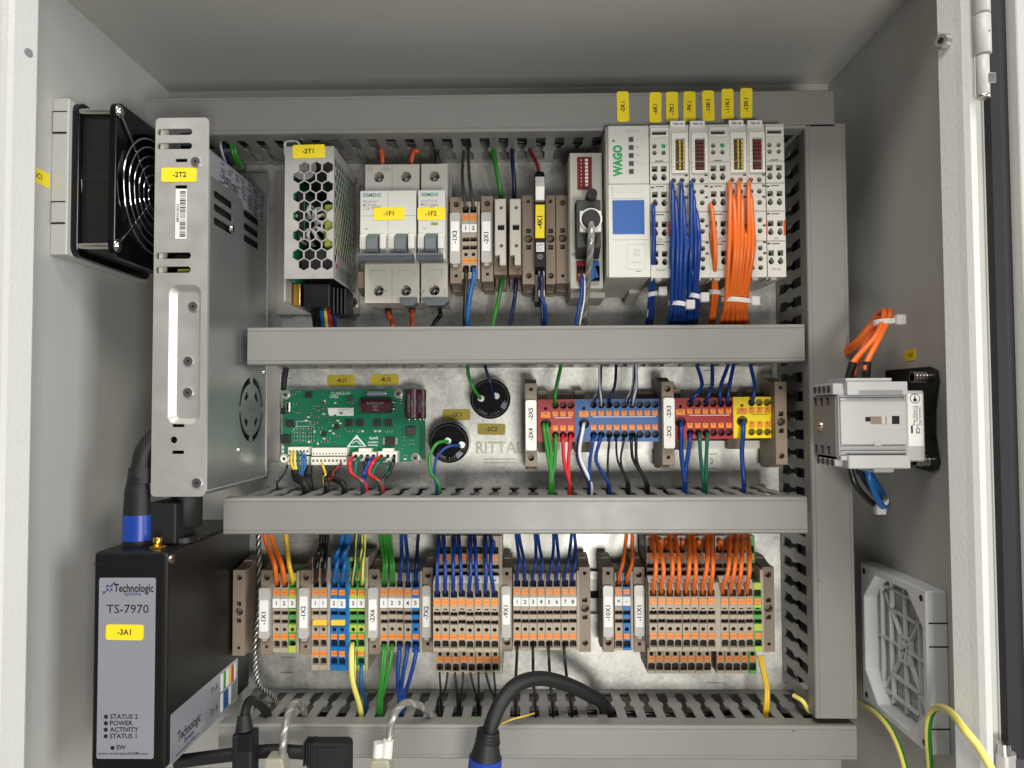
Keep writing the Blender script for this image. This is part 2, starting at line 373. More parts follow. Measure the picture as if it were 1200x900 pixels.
f = cab.part('door_frame', MB().prism(prof, ZB-60, ZT+60, 'z', M['lip']))
sx, sz = P(1108, 48, 163)
sm = MB(); n = Vector((-8, 0, 4)).normalized(); o = Vector((210, sz, 162.5))
sm.frustum(o-n*1, o+n*2.2, 4.0, 3.2, M['screw'], 18); sm.frustum(o+n*2.2, o+n*2.5, 1.6, 1.6, M['hole'], 6)
cab.part('frame_screw', sm, parent=f)
# hinge leaves and pins on the right edge
for (ya, yb) in ((-60, 17), (17, 65), (65, 112)):
    za = P(1150, ya, 176)[1]; zb = P(1150, yb, 176)[1]
    k = MB().frustum((221, zb+.4, 176), (221, za-.4, 176), 3.6, 3.6, M['coat'], 18)
    if yb == 112:
        k = MB().frustum((220.5, zb+.4, 176), (220.5, za-.4, 176), 2.9, 2.9, M['coat'], 18)
        k.box(221, 225, zb+5, zb+10, 176, 179, M['screw'])
        k.frustum((220.5, zb-1.5, 176), (220.5, zb+.3, 176), 3.0, 3.0, M['screw'], 16)
    cab.part('hinge_knuckle', k, bevel=.3)
zq = P(1175, 880, 166)[1]
k = MB().frustum((233, zq-30, 158), (233, zq-4, 158), 5, 5, M['steel'], 16).frustum((231.5, zq-4, 160), (231.5, zq+1, 160), 3.4, 3.0, M['screw'], 16).box(236, 240, zq-22, zq-6, 155, 162, M['screw'])
cab.part('hinge_knuckle', k, label='lower steel hinge pin at the cabinet edge')
# the opened door beside the right edge
d = cab.part('door', MB().prism([(148, 236), (152, 235), (152, 246), (160, 248), (161, 330), (148, 330)], ZB-60, ZT+60, 'z', M['coat']), bevel=.5)
cab.part('door_gasket', MB().prism([(152, 235.5), (156, 236.5), (157, 241), (156, 245.3), (152.2, 245.8)], ZB-60, ZT+60, 'z', M['gasket']), parent=d)
# mounting plate with folded rim and printed scale
PX0, PX1, PZ0, PZ1 = -202.0, 212.0, -221.0, 214.0
mp = cab.part('mounting_plate', MB().box(PX0, PX1, PZ0, PZ1, -2.5, 0, M['galv']).box(PX0, PX0+1.5, PZ0, PZ1, -12, -2.5, M['galv']).box(PX0, PX1, PZ0, PZ0+1.5, -12, -2.5, M['galv']))
sc_ = MB()
for (a, b, c_, t) in ((331, 346, 636, 0), (329, 344, 770, 0), (329, 344, 788, 0), (329, 344, 805, 0), (693, 707, 693, 0), (825, 838, 434, 0), (825, 838, 451, 0), (831, 841, 532, 0), (831, 841, 549, 0), (822, 836, 353, 0), (822, 836, 370, 0), (827, 845, 800, 0), (334, 342, 443, 0), (330, 343, 373, 0)):
    x0, x1, z0, z1 = R(a, c_-.5, b, c_+.5, 0); sc_.box(x0, x1, z0, z1, 0, .12, M['inkg'])
sc_.text('2', P3(834, 541, .12), 4, M['inkg'], bold=False); sc_.text('0', P3(825, 379, .12), 4, M['inkg'], bold=False)
cab.part('printed_scale', sc_, parent=mp)
em = MB().text('RITTAL', P3(585, 525, 0), 8.2, M['emb'], sx=.92)
for yy, hh in ((538, 1.0), (542, .6)): 
    x0, x1, z0, z1 = R(566, yy-.7, 605, yy+.7, 0); em.box(x0, x1, z0, z1, 0, .15, M['emb'])
em.text('175', P3(588, 549, 0), 2, M['inkg'], bold=False)
cab.part('embossed_lettering', em, parent=mp)
for (px, py, s, lab) in ((400, 446, '-4U1', ''), (451, 445, '-4U2', ''), (535, 486, '-2C1', ''), (576, 503, '-2C2', '')):
    x, z = P(px, py, 0); cab.part('sticker', sticker(MB(), x, z, .05, 20, 8, s, M['yelo'], 2.9, r=1.6), parent=mp, label='ochre marking sticker reading '+s)
x, z, h = PW(1067, 416, XR)
sk = MB(); sk.prism(rrect(z, h, 6.6, 12, 1), XR-.3, XR-.02, 'x', M['yel']); sk.text('-1Q1', (XR-.3, z, h), 2.3, M['ink'], u=(0, 0, 1), v=(0, 1, 0)); 
cab.part('sticker', sk, label='small yellow sticker on the side panel above the switch')
x, z, h = PW(44, 206, XL)
sk = MB(); sk.prism(rrect(z, h, 8.4, 20, 1), XL+.02, XL+.3, 'x', M['yel']); sk.text('-6C1', (XL+.3, z, h), 2.8, M['ink'], u=(0, 0, -1), v=(0, 1, 0))
cab.part('sticker', sk, label='yellow sticker on the side panel beside the fan')

# ================================================================ cable ducts
DP = 12.5
def finger_poly(gap=6.6):
    w = DP/2-gap/2; b = 1.7
    return [(-w, 5), (w, 5), (w, 21), (w+b, 23.5), (w+b, 28.5), (w, 31), (w, 52), (-w, 52), (-w, 31), (-w-b, 28.5), (-w-b, 23.5), (-w, 21)]
def duct(label, a0, a1, b0, b1, vertical, phase, stickers=(), faces=(0, 1), ends=True, H=62):
    "a: along the duct, b: across it; phase: a coordinate of a slot centre"
    def B(mb, al, ah, bl, bh, h0, h1, m): return mb.box(bl, bh, al, ah, h0, h1, m) if vertical else mb.box(al, ah, bl, bh, h0, h1, m)
    base = ((b0+b1)/2, a0, 0) if vertical else (a0, (b0+b1)/2, 0)
    t = Thing('cable_duct', label, 'cable duct', base, 'slotted grey cable ducts')
    mb = MB(); B(mb, a0, a1, b0, b1, .2, 2, M['ductin']); B(mb, a0, a1, b0, b0+1.4, 2, 5, M['duct']); B(mb, a0, a1, b1-1.4, b1, 2, 5, M['duct'])
    t.part('duct_base', mb)
    for side in faces:
        bb = b0 if side == 0 else b1-1.4
        fm = MB(); poly = [(p_[0], p_[1]*(H-8)/54) if p_[1] > 10 else p_ for p_ in finger_poly()]
        if vertical: fm.prism([(p[0], p[1]) for p in poly], 0, 1.4, 'x', M['duct'])
        else: fm.prism([(p[1], p[0]) for p in poly], 0, 1.4, 'z', M['duct'])
        me = fm.mesh('duct_finger', (0, 0, 0))
        a = phase+DP/2-DP*math.floor((phase+DP/2-a0-4)/DP)
        while a < a1-4:
            loc = (bb, a, 0) if vertical else (a, bb, 0)
            o = link('duct_finger', me, t.e, (loc[0]-base[0], loc[1]-base[1], 0)); a += DP
    k = .9; L = H-11.5
    prof = [(b0-k, L), (b0-k, H-1.2), (b0-k+.5, H-.35), (b0-k+1.1, H), (b0+1.3, H), (b0+1.6, H-.35), (b0+1.9, H), (b1-1.9, H), (b1-1.6, H-.35), (b1-1.3, H), (b1+k-1.1, H), (b1+k-.5, H-.35), (b1+k, H-1.2), (b1+k, L), (b1+.1, L), (b1+.1, L+3), (b1-1.3, L+3), (b1-1.3, L+4.5), (b1-.6, H-1.4), (b0+.6, H-1.4), (b0+1.3, L+4.5), (b0+1.3, L+3), (b0-.1, L+3), (b0-.1, L)]
    mb = MB()
    if vertical: mb.prism([(h, b) for b, h in prof], a0, a1, 'z', M['duct'])
    else: mb.prism(prof, a0, a1, 'x', M['duct'])
    c = t.part('duct_cover', mb)
    for (px, py, s) in stickers:
        x, z = P(px, py, H); t.part('sticker', sticker(MB(), x, z, H+.02, 7.6, 19.6, s, size=2.7, rot=90, r=1.5), parent=c, label='yellow marking sticker reading '+s)
    return t
TOPD = duct('top horizontal grey cable duct carrying seven yellow stickers', -245, 197.5, 179.5, 202.5, False, -101,
     [(730, 125, '-5K1'), (768, 126, '-6K1'), (787.5, 125.5, '-7K1'), (808, 125, '-9K1'), (830, 124, '-10K1'), (852.5, 122, '-11K1'), (874.5, 121, '-13K1')])
MIDX0, MIDX1 = P(290, 404, 62)[0], P(943, 404, 62)[0]
duct('horizontal grey cable duct below the breakers and the input modules', MIDX0, MIDX1, P(600, 426, 62)[1]+.8, P(600, 382, 62)[1]-.8, False, -57)
H3 = 80
T0, T1 = P(262, 604, H3)[0], P(946, 604, H3)[0]
Z3B, Z3T = P(600, 626, H3)[1]+.8, P(600, 583, H3)[1]-.8
duct('horizontal grey cable duct between the green circuit board and the lower terminal row', T0, T1, Z3B, Z3T, False, -57.5, H=H3)
Z4B, Z4T = P(650, 890, 62)[1]+.8, P(650, 850, 62)[1]-.8
duct('bottom horizontal grey cable duct with the thick black cable in front', P(256, 870, 62)[0], P(1004, 870, 62)[0], Z4B, Z4T, False, 80.2)
RX0, RX1 = 179.8, 204.0
duct('vertical grey cable duct left of the rotary main switch', P(980, 842, 62)[1], P(965, 145, 62)[1], RX0, RX1, True, -116.6)
def snap(x, phase): return phase+DP*round((x-phase)/DP)

# ================================================================ mounting rails
def rail(label, zc, x0, x1):
    mb = MB(); m = M['steel']
    prof = [(zc-17.5, 6.5), (zc-17.5, 7.5), (zc-12, 7.5), (zc-12, 1.4), (zc+12, 1.4), (zc+12, 7.5), (zc+17.5, 7.5), (zc+17.5, 6.5), (zc+13, 6.5), (zc+13, .3), (zc-13, .3), (zc-13, 6.5)]
    mb.prism(prof, x0, x1, 'x', m)
    t = Thing('mounting_rail', label, 'rail', (x0, zc, .3), 'hat shaped steel rails'); t.part('rail_profile', mb)
    sl = MB(); x = x0+8
    while x < x1-14: sl.prism(rrect(x+6, zc, 13, 5.2, 2.5), 1.42, 1.6, 'h', M['hole']); x += 25
    t.part('rail_slots', sl); return t
ZR1 = P(600, 285, 7)[1]; ZR2 = P(700, 497, 7)[1]; ZR3 = P(600, 699, 7)[1]
rail('upper steel rail behind the breakers and the coupler', ZR1, -116, 173)
rail('middle steel rail behind the red and blue distribution blocks', ZR2, P(628, 497, 7)[0], P(905, 497, 7)[0])
rail('lower steel rail glimpsed between two strips of grey terminals', ZR3, P(300, 699, 7)[0], P(905, 699, 7)[0])
# ================================================================ side fan on the left panel
def fan():
    h0, h1 = PW(152, 280, XL)[2]-2, PW(60, 200, XL)[2]; zt = PW(60, 114, XL)[1]; zb = PW(59, 299, XL)[1]; zc = (zt+zb)/2
    t = Thing('filter_fan', 'black axial fan with chrome wire guard on the left side panel', 'fan', (XL, zc, (h0+h1)/2))
    fr = MB().prism(rct(zb, zt, h0-4, h1), XL, XL+9.5, 'x', M['coat'], holes=[circ(zc, (h0+h1)/2-2, 36, 28)])
    fp = t.part('mounting_frame', fr, bevel=.5)
    for zz in (zt-14, zb+24):
        c = MB().box(XL+1.2, XL+8.4, zz-5.6, zz+5.6, h1-.5, h1+.9, M['coat']); c.box(XL+.5, XL+8.4, zz+5.6, zz+6.5, h1-.4, h1+.35, M['hole']); c.box(XL+.5, XL+8.4, zz-6.5, zz-5.6, h1-.4, h1+.35, M['hole'])
        t.part('retaining_clip', c, parent=fp)
    X0, X1 = XL+9.6, XL+35
    hc = (h0+h1)/2-1; a = (h1-h0)/2-2; 
    fb = MB()
    for (xa, xb) in ((X0, X0+4), (X1-4, X1)):
        fb.prism(rrect(zc, hc, 2*a+8, 2*a, 6), xa, xb, 'x', M['blackg'], holes=[circ(zc, hc, a-3, 32)])
    fb.prism(rrect(zc, hc, 2*a+1, 2*a-7, 5), X0+4.01, X1-4.01, 'x', M['black'], holes=[circ(zc, hc, a-3.2, 32)])
    t.part('fan_housing', fb, bevel=.4)
    hub = MB().frustum((X0+2, zc, hc), (X1-3, zc, hc), 15, 14.5, M['black'], 28)
    t.part('fan_hub', hub)
    for k in range(7):
        b = MB(); A = 2*math.pi*k/7; rows = []
        for i in range(5):
            r = 14+(a-4-14)*i/4; tw = .45+.1*i
            for (s_, xx) in ((-1, X0+5), (1, X1-5)):
                an = A+s_*tw*.5+.08*i; rows.append((xx, zc+r*math.cos(an), hc+r*math.sin(an)))
        b.add(rows, [(2*i, 2*i+1, 2*i+3, 2*i+2) for i in range(4)], M['black'], True); t.part('fan_blade', b)
    g = MB()
    for i, r in enumerate((8, 13.5, 19, 24.5, 30, 35)):
        ring = [(X1+2.6-(.6 if i < 5 else 1.2), zc+r*math.cos(v), hc+r*math.sin(v)) for v in [2*math.pi*q/48 for q in range(48)]]
        g.tube(ring, .75, M['chrome'], n=6, closed=True)
    for k in range(4):
        v = math.pi/4+k*math.pi/2; c_, s_ = math.cos(v), math.sin(v); rc = a*1.27
        g.tube([(X1+1.2, zc+6*c_, hc+6*s_), (X1+1.4, zc+35*c_, hc+35*s_), (X1+.6, zc+rc*c_, hc+rc*s_)], .85, M['chrome'], n=6, sub=3)
        g.tube([(X1+.8, zc+(rc+3)*c_+3*math.cos(q), hc+(rc+3)*s_+3*math.sin(q)) for q in [2*math.pi*j/14 for j in range(14)]], .9, M['chrome'], n=6, closed=True)
    t.part('wire_guard', g)
    for k in range(4):
        v = math.pi/4+k*math.pi/2; rc = a*1.27+3; zz, hh = zc+rc*math.cos(v), hc+rc*math.sin(v)
        t.part('screw', MB().cyl((X0+3.8, zz, hh), (X1-3.8, zz, hh), 1.9, M['screw'], 12).frustum((X1+.2, zz, hh), (X1+2.2, zz, hh), 3.2, 2.2, M['screw'], 14))
fan()

# ================================================================ tall power supply, standing on edge
def slot(x0, x1, z, hh): return rrect((x0+x1)/2, z, x1-x0, hh, hh/2-.01, 5)
def tall_psu():
    HF = 111.0; Q = lambda a, b: P(a, b, HF)
    x0 = Q(179.5, 360)[0]; x1 = Q(242.5, 360)[0]; zt = Q(210, 138)[1]; zb = Q(210, 582)[1]
    t = Thing('power_supply', 'tall silver metal power supply standing on edge with recessed front', 'power supply', ((x0+x1)/2, zb, 10))
    def qx(p): return Q(p, 360)[0]
    def qz(p): return Q(210, p)[1]
    holes = []
    for y in (154.5, 171, 299.5, 316): holes.append(slot(x0+.9, qx(223), qz(y), 3.7))
    for y in (188, 219, 498.5, 530): holes.append(rct(qx(203.5), qx(217.5), qz(y+2), qz(y-2)))
    holes.append(circ(qx(205.5), qz(515.5), 2.0, 12))
    # shallow recess
    rx0, rx1, rz0, rz1 = qx(201), qx(232.5), qz(494), qz(337)
    rec = rrect((rx0+rx1)/2, (rz0+rz1)/2, rx1-rx0, rz1-rz0, 3.5)
    out = rrect((x0+x1)/2, (zt+zb)/2, x1-x0, zt-zb, 2.6)
    fp = t.part('front_panel', MB().prism(out, HF-1.2, HF, 'h', M['steel'], holes=holes+[rrect((rx0+rx1)/2, (rz0+rz1)/2, rx1-rx0+3, rz1-rz0+3, 5, 6)]), bevel=.25)
    r2 = MB(); o = rrect((rx0+rx1)/2, (rz0+rz1)/2, rx1-rx0+3, rz1-rz0+3, 5, 6); i = rrect((rx0+rx1)/2+.5, (rz0+rz1)/2, rx1-rx0-3.2, rz1-rz0-3.2, 2.6, 6)
    n = len(o); r2.add([(p[0], p[1], HF-.1) for p in o]+[(p[0], p[1], HF-3.2) for p in i], [(k, (k+1) % n, n+(k+1) % n, n+k) for k in range(n)], M['steel'], True)
    r2.prism(i, HF-4.0, HF-3.2, 'h', M['steel']); t.part('pressed_recess', r2, parent=fp)
    for (px, py, hh) in ((228, 190, 0), (224, 358.5, -3.2), (219, 423, -3.2), (219, 460, -3.2), (233.5, 566, 0)):
        t.part('screw', screwhead(MB(), qx(px), qz(py), HF+hh, 2.7, t=1.1))
    t.part('sticker', sticker(MB(), qx(208), qz(205), HF+.02, 20.5, 8.2, '-2T2', size=2.9, r=1.4))
    bl = MB().prism(rct(qx(204.5), qx(217.5), qz(280), qz(221.5)), HF+.02, HF+.2, 'h', M['paper'])
    z = qz(224); bl.text('5C021A2483', (qx(207), qz(250), HF+.2), 1.4, M['ink'], rot=-90)
    while z > qz(278):
        wd = random.choice((.25, .25, .5, .75)); bl.box(qx(209.5), qx(216.5), z-wd, z, HF+.2, HF+.24, M['ink']); z -= wd+random.choice((.3, .3, .55))
    t.part('barcode_label', bl, label='white barcode label on the front')
    # housing: right cheek with vents, the other sides plain
    Xs = P(313, 400, 14)[0]; H0, H1 = 14, HF-.8
    def sp(px, py):            # where a pixel hits the cheek plane
        a = PW(px, py, Xs); return (a[1], a[2])
    zc0, zc1 = sp(243, 576)[0], sp(243, 172)[0]
    holes = []
    def quadhole(pts): holes.append([sp(*p) for p in pts])
    for (ya, yb) in ((222, 231), (238, 246.5), (254, 262)):   # 2 rows of horizontal slots, front ones then rear ones
        pass
    for k, y in enumerate((224.5, 240, 256)):
        a = sp(250.5, y); b = sp(273, y+15.5*1.0); zc = a[0]-2
        holes.append([(p[1], p[0]) for p in rrect((a[1]+b[1])/2, a[0]-1.0, abs(a[1]-b[1]), 4.6, 2.2)])
    for k, y in enumerate((248, 263, 277)):
        a = sp(285.5, y); b = sp(304, y+11)
        holes.append([(p[1], p[0]) for p in rrect((a[1]+b[1])/2, a[0]-.6, abs(a[1]-b[1]), 4.8, 2.3)])
    fc = sp(295, 480); R_ = 21.5
    def arc(r0, r1, a0, a1, n=7):
        A = [a0+(a1-a0)*i/n for i in range(n+1)]
        return [(fc[0]+r1*math.cos(a), fc[1]+r1*math.sin(a)) for a in A]+[(fc[0]+r0*math.cos(a), fc[1]+r0*math.sin(a)) for a in A[::-1]]
    for k in range(4):
        holes.append(arc(R_-4.2, R_, k*math.pi/2+.1, (k+1)*math.pi/2-.1, 9)); holes.append(arc(R_-12, R_-7, k*math.pi/2+.5, (k+1)*math.pi/2-.5, 5))
    for k in range(4): holes.append(circ(fc[0]+5*math.cos(k*math.pi/2), fc[1]+5*math.sin(k*math.pi/2), 1.3, 8))
    ch = MB().prism(rct(zc0, zc1, H0, H1-.5), Xs-1, Xs, 'x', M['steeld'], holes=holes)
    ch.box(Xs-.2, Xs+.5, zc0, zc0+.9, H0, H1-.5, M['steel']); ch.box(Xs-.2, Xs+.5, zc0, zc1, H0, H0+1, M['steel'])
    side = t.part('side_sheet', ch)
    b = MB().box(x0, x0+1, zb+1, zt-1, H0, H1-.5, M['steeld']).box(x0+1, Xs-1, zb+1, zb+2, H0, H1-.5, M['steeld']).box(x0+1, Xs-1, zc1-1, zc1, H0, H1-.5, M['steeld']).box(x0, Xs, zb+1, zt-1, H0-1, H0, M['steeld'])
    t.part('housing', b)
    t.part('mounting_bracket', MB().box(x0+4, Xs+5.5, zb+12, zc1-6, .3, 1.3, M['steel']).box(x0+8, Xs-4, zb+30, zt-40, 1.3, H0-1, M['steel']), bevel=.3)
    t.part('rotor_and_vent_shade', MB().frustum((Xs-14, fc[0], fc[1]), (Xs-8, fc[0], fc[1]), 9, 8.5, M['hole'], 24).prism(circ(fc[0], fc[1], 21.8, 30), Xs-3.5, Xs-3, 'x', M['hole']).box(Xs-3.5, Xs-3, zc1-62, zc1-16, 20, H1-4, M['hole']))  # rotor, plus dark plates added behind the vents as painted shade
    g = MB(); 
    for y in (154.5, 171, 299.5, 316):
        g.box(x0+1.5, x0+3.4, qz(y)-4, qz(y)+4, HF-9, HF-3, M['cream']); g.box(x0+8, x0+20, qz(y)-5, qz(y)+5, HF-18, HF-14, M['hole'])
    g.box(x0+11, x0+19, qz(322), qz(313), HF-10, HF-6, M['lime']); g.box(x0+10, x0+17, qz(304), qz(296), HF-11, HF-7, M['capm'])
    t.part('inner_board', g)
    # printed rating label on the cheek
    lb = MB(); A = [sp(243.5, 173.5), sp(309, 222), sp(309, 268), sp(243.5, 206)]
    za, zbm = zc1-1, zc1-20
    lb.prism([(zbm, 18), (zbm, 58), (zc1-15.5, 62), (zc1-15, H1-2), (za, H1-2), (za, 18)], Xs+.02, Xs+.15, 'x', M['silverl'])
    for i in range(11):
        hh = 100 if i < 4 else 62
        zz = za-1.8-i*1.65
        for seg in range(7):
            if random.random() < .8:
                hb = 22+seg*11+random.uniform(0, 4)
                if hb > 52 and i > 7: continue
                lb.box(Xs+.15, Xs+.2, zz-.35, zz+.35, hb, hb+random.uniform(4, 8.5), M['ink'])
    lb.text('250', (Xs+.2, za-11, 88), 3.6, M['ink'], u=(0, 0, -1), v=(0, 1, 0)); lb.text('CE', (Xs+.2, za-11, 76), 3.6, M['ink'], u=(0, 0, -1), v=(0, 1, 0))
    t.part('rating_label', lb, parent=side, label='silver rating label with fine black print')
    for p in ((279.5, 528), (271.5, 268), (309, 437)):
        a = sp(*p); s = MB().frustum((Xs-.5, a[0], a[1]), (Xs+1.2, a[0], a[1]), 2.4, 2.0, M['screw'], 14).box(Xs+1.2, Xs+1.25, a[0]-1.4, a[0]+1.4, a[1]-.3, a[1]+.3, M['hole']); t.part('screw', s)
tall_psu()

# ================================================================ small caged power supply on its steel plate
x0, x1, z0, z1 = R(324, 200, 422, 369, 1.5)
ca = Thing('adapter_plate', 'bare steel adapter plate behind the caged power supply', 'plate', (x0, z0, .2))
ca.part('sheet', MB().box(x0, x1, z0, z1, .2, 2.2, M['steel']), bevel=.4)
for (px, py) in ((414, 355), (414, 214)):
    x, z = P(px, py, 2); s = MB().frustum((x, z, 2.2), (x, z, 5), 3.9, 3.6, M['screw'], 18); s.cyl((x, z, 5), (x, z, 5.2), 1.7, M['hole'], 6); ca.part('screw', s)
def cage_psu():
    HF = 69.0; x0, x1, z0, z1 = R(333.5, 171.5, 391, 326.5, HF); H0 = 10
    t = Thing('power_supply', 'small power supply in a silver hexagon mesh cage', 'power supply', ((x0+x1)/2, z0, 2.5))
    p = lambda a, b: P(a, b, HF)
    holes = []; dx = 7.35; r = dx/2*1.035
    for i in range(11):
        zz = p(362, 309.8)[1]+i*6.17; odd = i % 2
        for j in range(3):
            xx = p((349.4 if odd else 356.4)+13.75*j, 250)[0]; holes.append(circ(xx, zz, r, 6, math.pi/6))
    fp = t.part('cage_front', MB().prism(rct(x0, x1, z0, z1), HF-1, HF, 'h', M['steel'], holes=holes), bevel=0)
    holes = []; r = 2.95
    h = 16
    row = 0
    zz = z0+14
    while zz < z1-4:
        hh = H0+6+(2.95 if row % 2 else 0)
        while hh < HF-4:
            if not (zz < z0+18 and hh < 60 and hh > 20): holes.append([(a, b) for a, b in circ(zz, hh, r, 6, 0)])
            hh += 5.9
        zz += 5.1; row += 1
    cs = t.part('cage_side', MB().prism(rct(z0, z1, H0, HF-1), x1-.35, x1, 'x', M['steel'], holes=holes))
    lb = MB().prism(rct(z0+1.5, z0+11, 22, 64), x1+.02, x1+.15, 'x', M['inkg'])
    for i in range(6): lb.box(x1+.15, x1+.2, z0+2.6+i*1.4, z0+3.1+i*1.4, 26+random.uniform(0, 6), 52+random.uniform(0, 8), M['ink'])
    lb.box(x1+.15, x1+.2, z0+8, z0+10.5, 59, 63, M['dred']); t.part('rating_label', lb, parent=cs, label='small dark rating label with a red mark')
    xL, zL = P(329.5, 260, H0)[0], 0
    t.part('backing_sheet', MB().box(x0, x1-1, z0-14, z1, 2.5, H0-5, M['steel']).box(x0-1, x0, z0-14, z1-9, 2.5, HF-3, M['steel']).box(x0, x1-1, z1-1, z1, H0, HF-1, M['steel']))
    t.part('wire_latch', MB().tube([(x0-.4, z1-5, HF-1), (x0-.4, z1+2.2, HF-1), (x0+1, z1+3.6, HF-1), (x0+7, z1+3.6, HF-1), (x0+9, z1+1, HF-1), (x0+9.5, z1-1, HF-1)], .8, M['steel'], sub=3))
    # what is inside
    px = lambda a, b, h: P3(a, b, h)
    a = px(364, 205, 45); t.part('capacitor', MB().frustum((a[0], a[1], 16), (a[0], a[1], 60), 9, 9, M['black'], 22).cyl((a[0], a[1], 60), (a[0], a[1], 60.3), 8.2, M['steel'], 22).box(a[0]-6, a[0]+6, a[1]-.25, a[1]+.25, 60.3, 60.4, M['inkg']).box(a[0]-.25, a[0]+.25, a[1]-6, a[1]+6, 60.3, 60.45, M['inkg']), label='capacitor with a silver crown')
    a = px(366, 265, 45); ind = MB()
    for k in range(12):
        v = 2*math.pi*k/12; c_, s_ = math.cos(v), math.sin(v)
        ind.tube([(a[0]+4*c_, a[1]+4*s_, 50), (a[0]+8*c_, a[1]+8*s_, 55), (a[0]+12*c_, a[1]+12*s_, 50), (a[0]+12*c_, a[1]+12*s_, 40)], 1.2, M['nylon'], sub=2, n=6)
    t.part('toroid_coil', ind)
    t.part('transformer', MB().box(x1-9, x1-2.5, z1-62, z1-34, 20, 58, M['lime']), bevel=.8)
    t.part('circuit_board', MB().box(x0+1, x0+3, z0, z1-3, H0, HF-10, M['pcb']).box(x0+3, x1-3, z0+1, z1-2, H0, H0+1.5, M['pcb']).box(x0+5, x1-5, z0+4, z0+22, 14, 50, M['chip']).box(x0+4, x0+9, z0+30, z0+60, 14, 56, M['chip']), bevel=.3)
    # terminal block under the cage
    x, z = P(352, 349, 55); tb_ = MB().box(x0+7, x0+24, z-6, z0-.5, 20, 52, M['black']); 
    for i in range(5): tb_.box(x0+22+i*2.0, x0+23.2+i*2.0, z-9, z0-1, 15, 46-i*2, M['black'])
    t.part('terminal_block', tb_, bevel=.5); t.part('brass_bar', MB().box(x0+1, x0+5.5, z-5, z0-.4, 40, 54, M['gold']), bevel=.4)
    t.part('sticker', sticker(MB(), *p(362, 177.5), HF+.02, 20.5, 8.6, '-2T1', size=2.9, r=1.2), label='yellow marking sticker reading -2T1')
    return x0, x1, z0, z1
cage_psu()

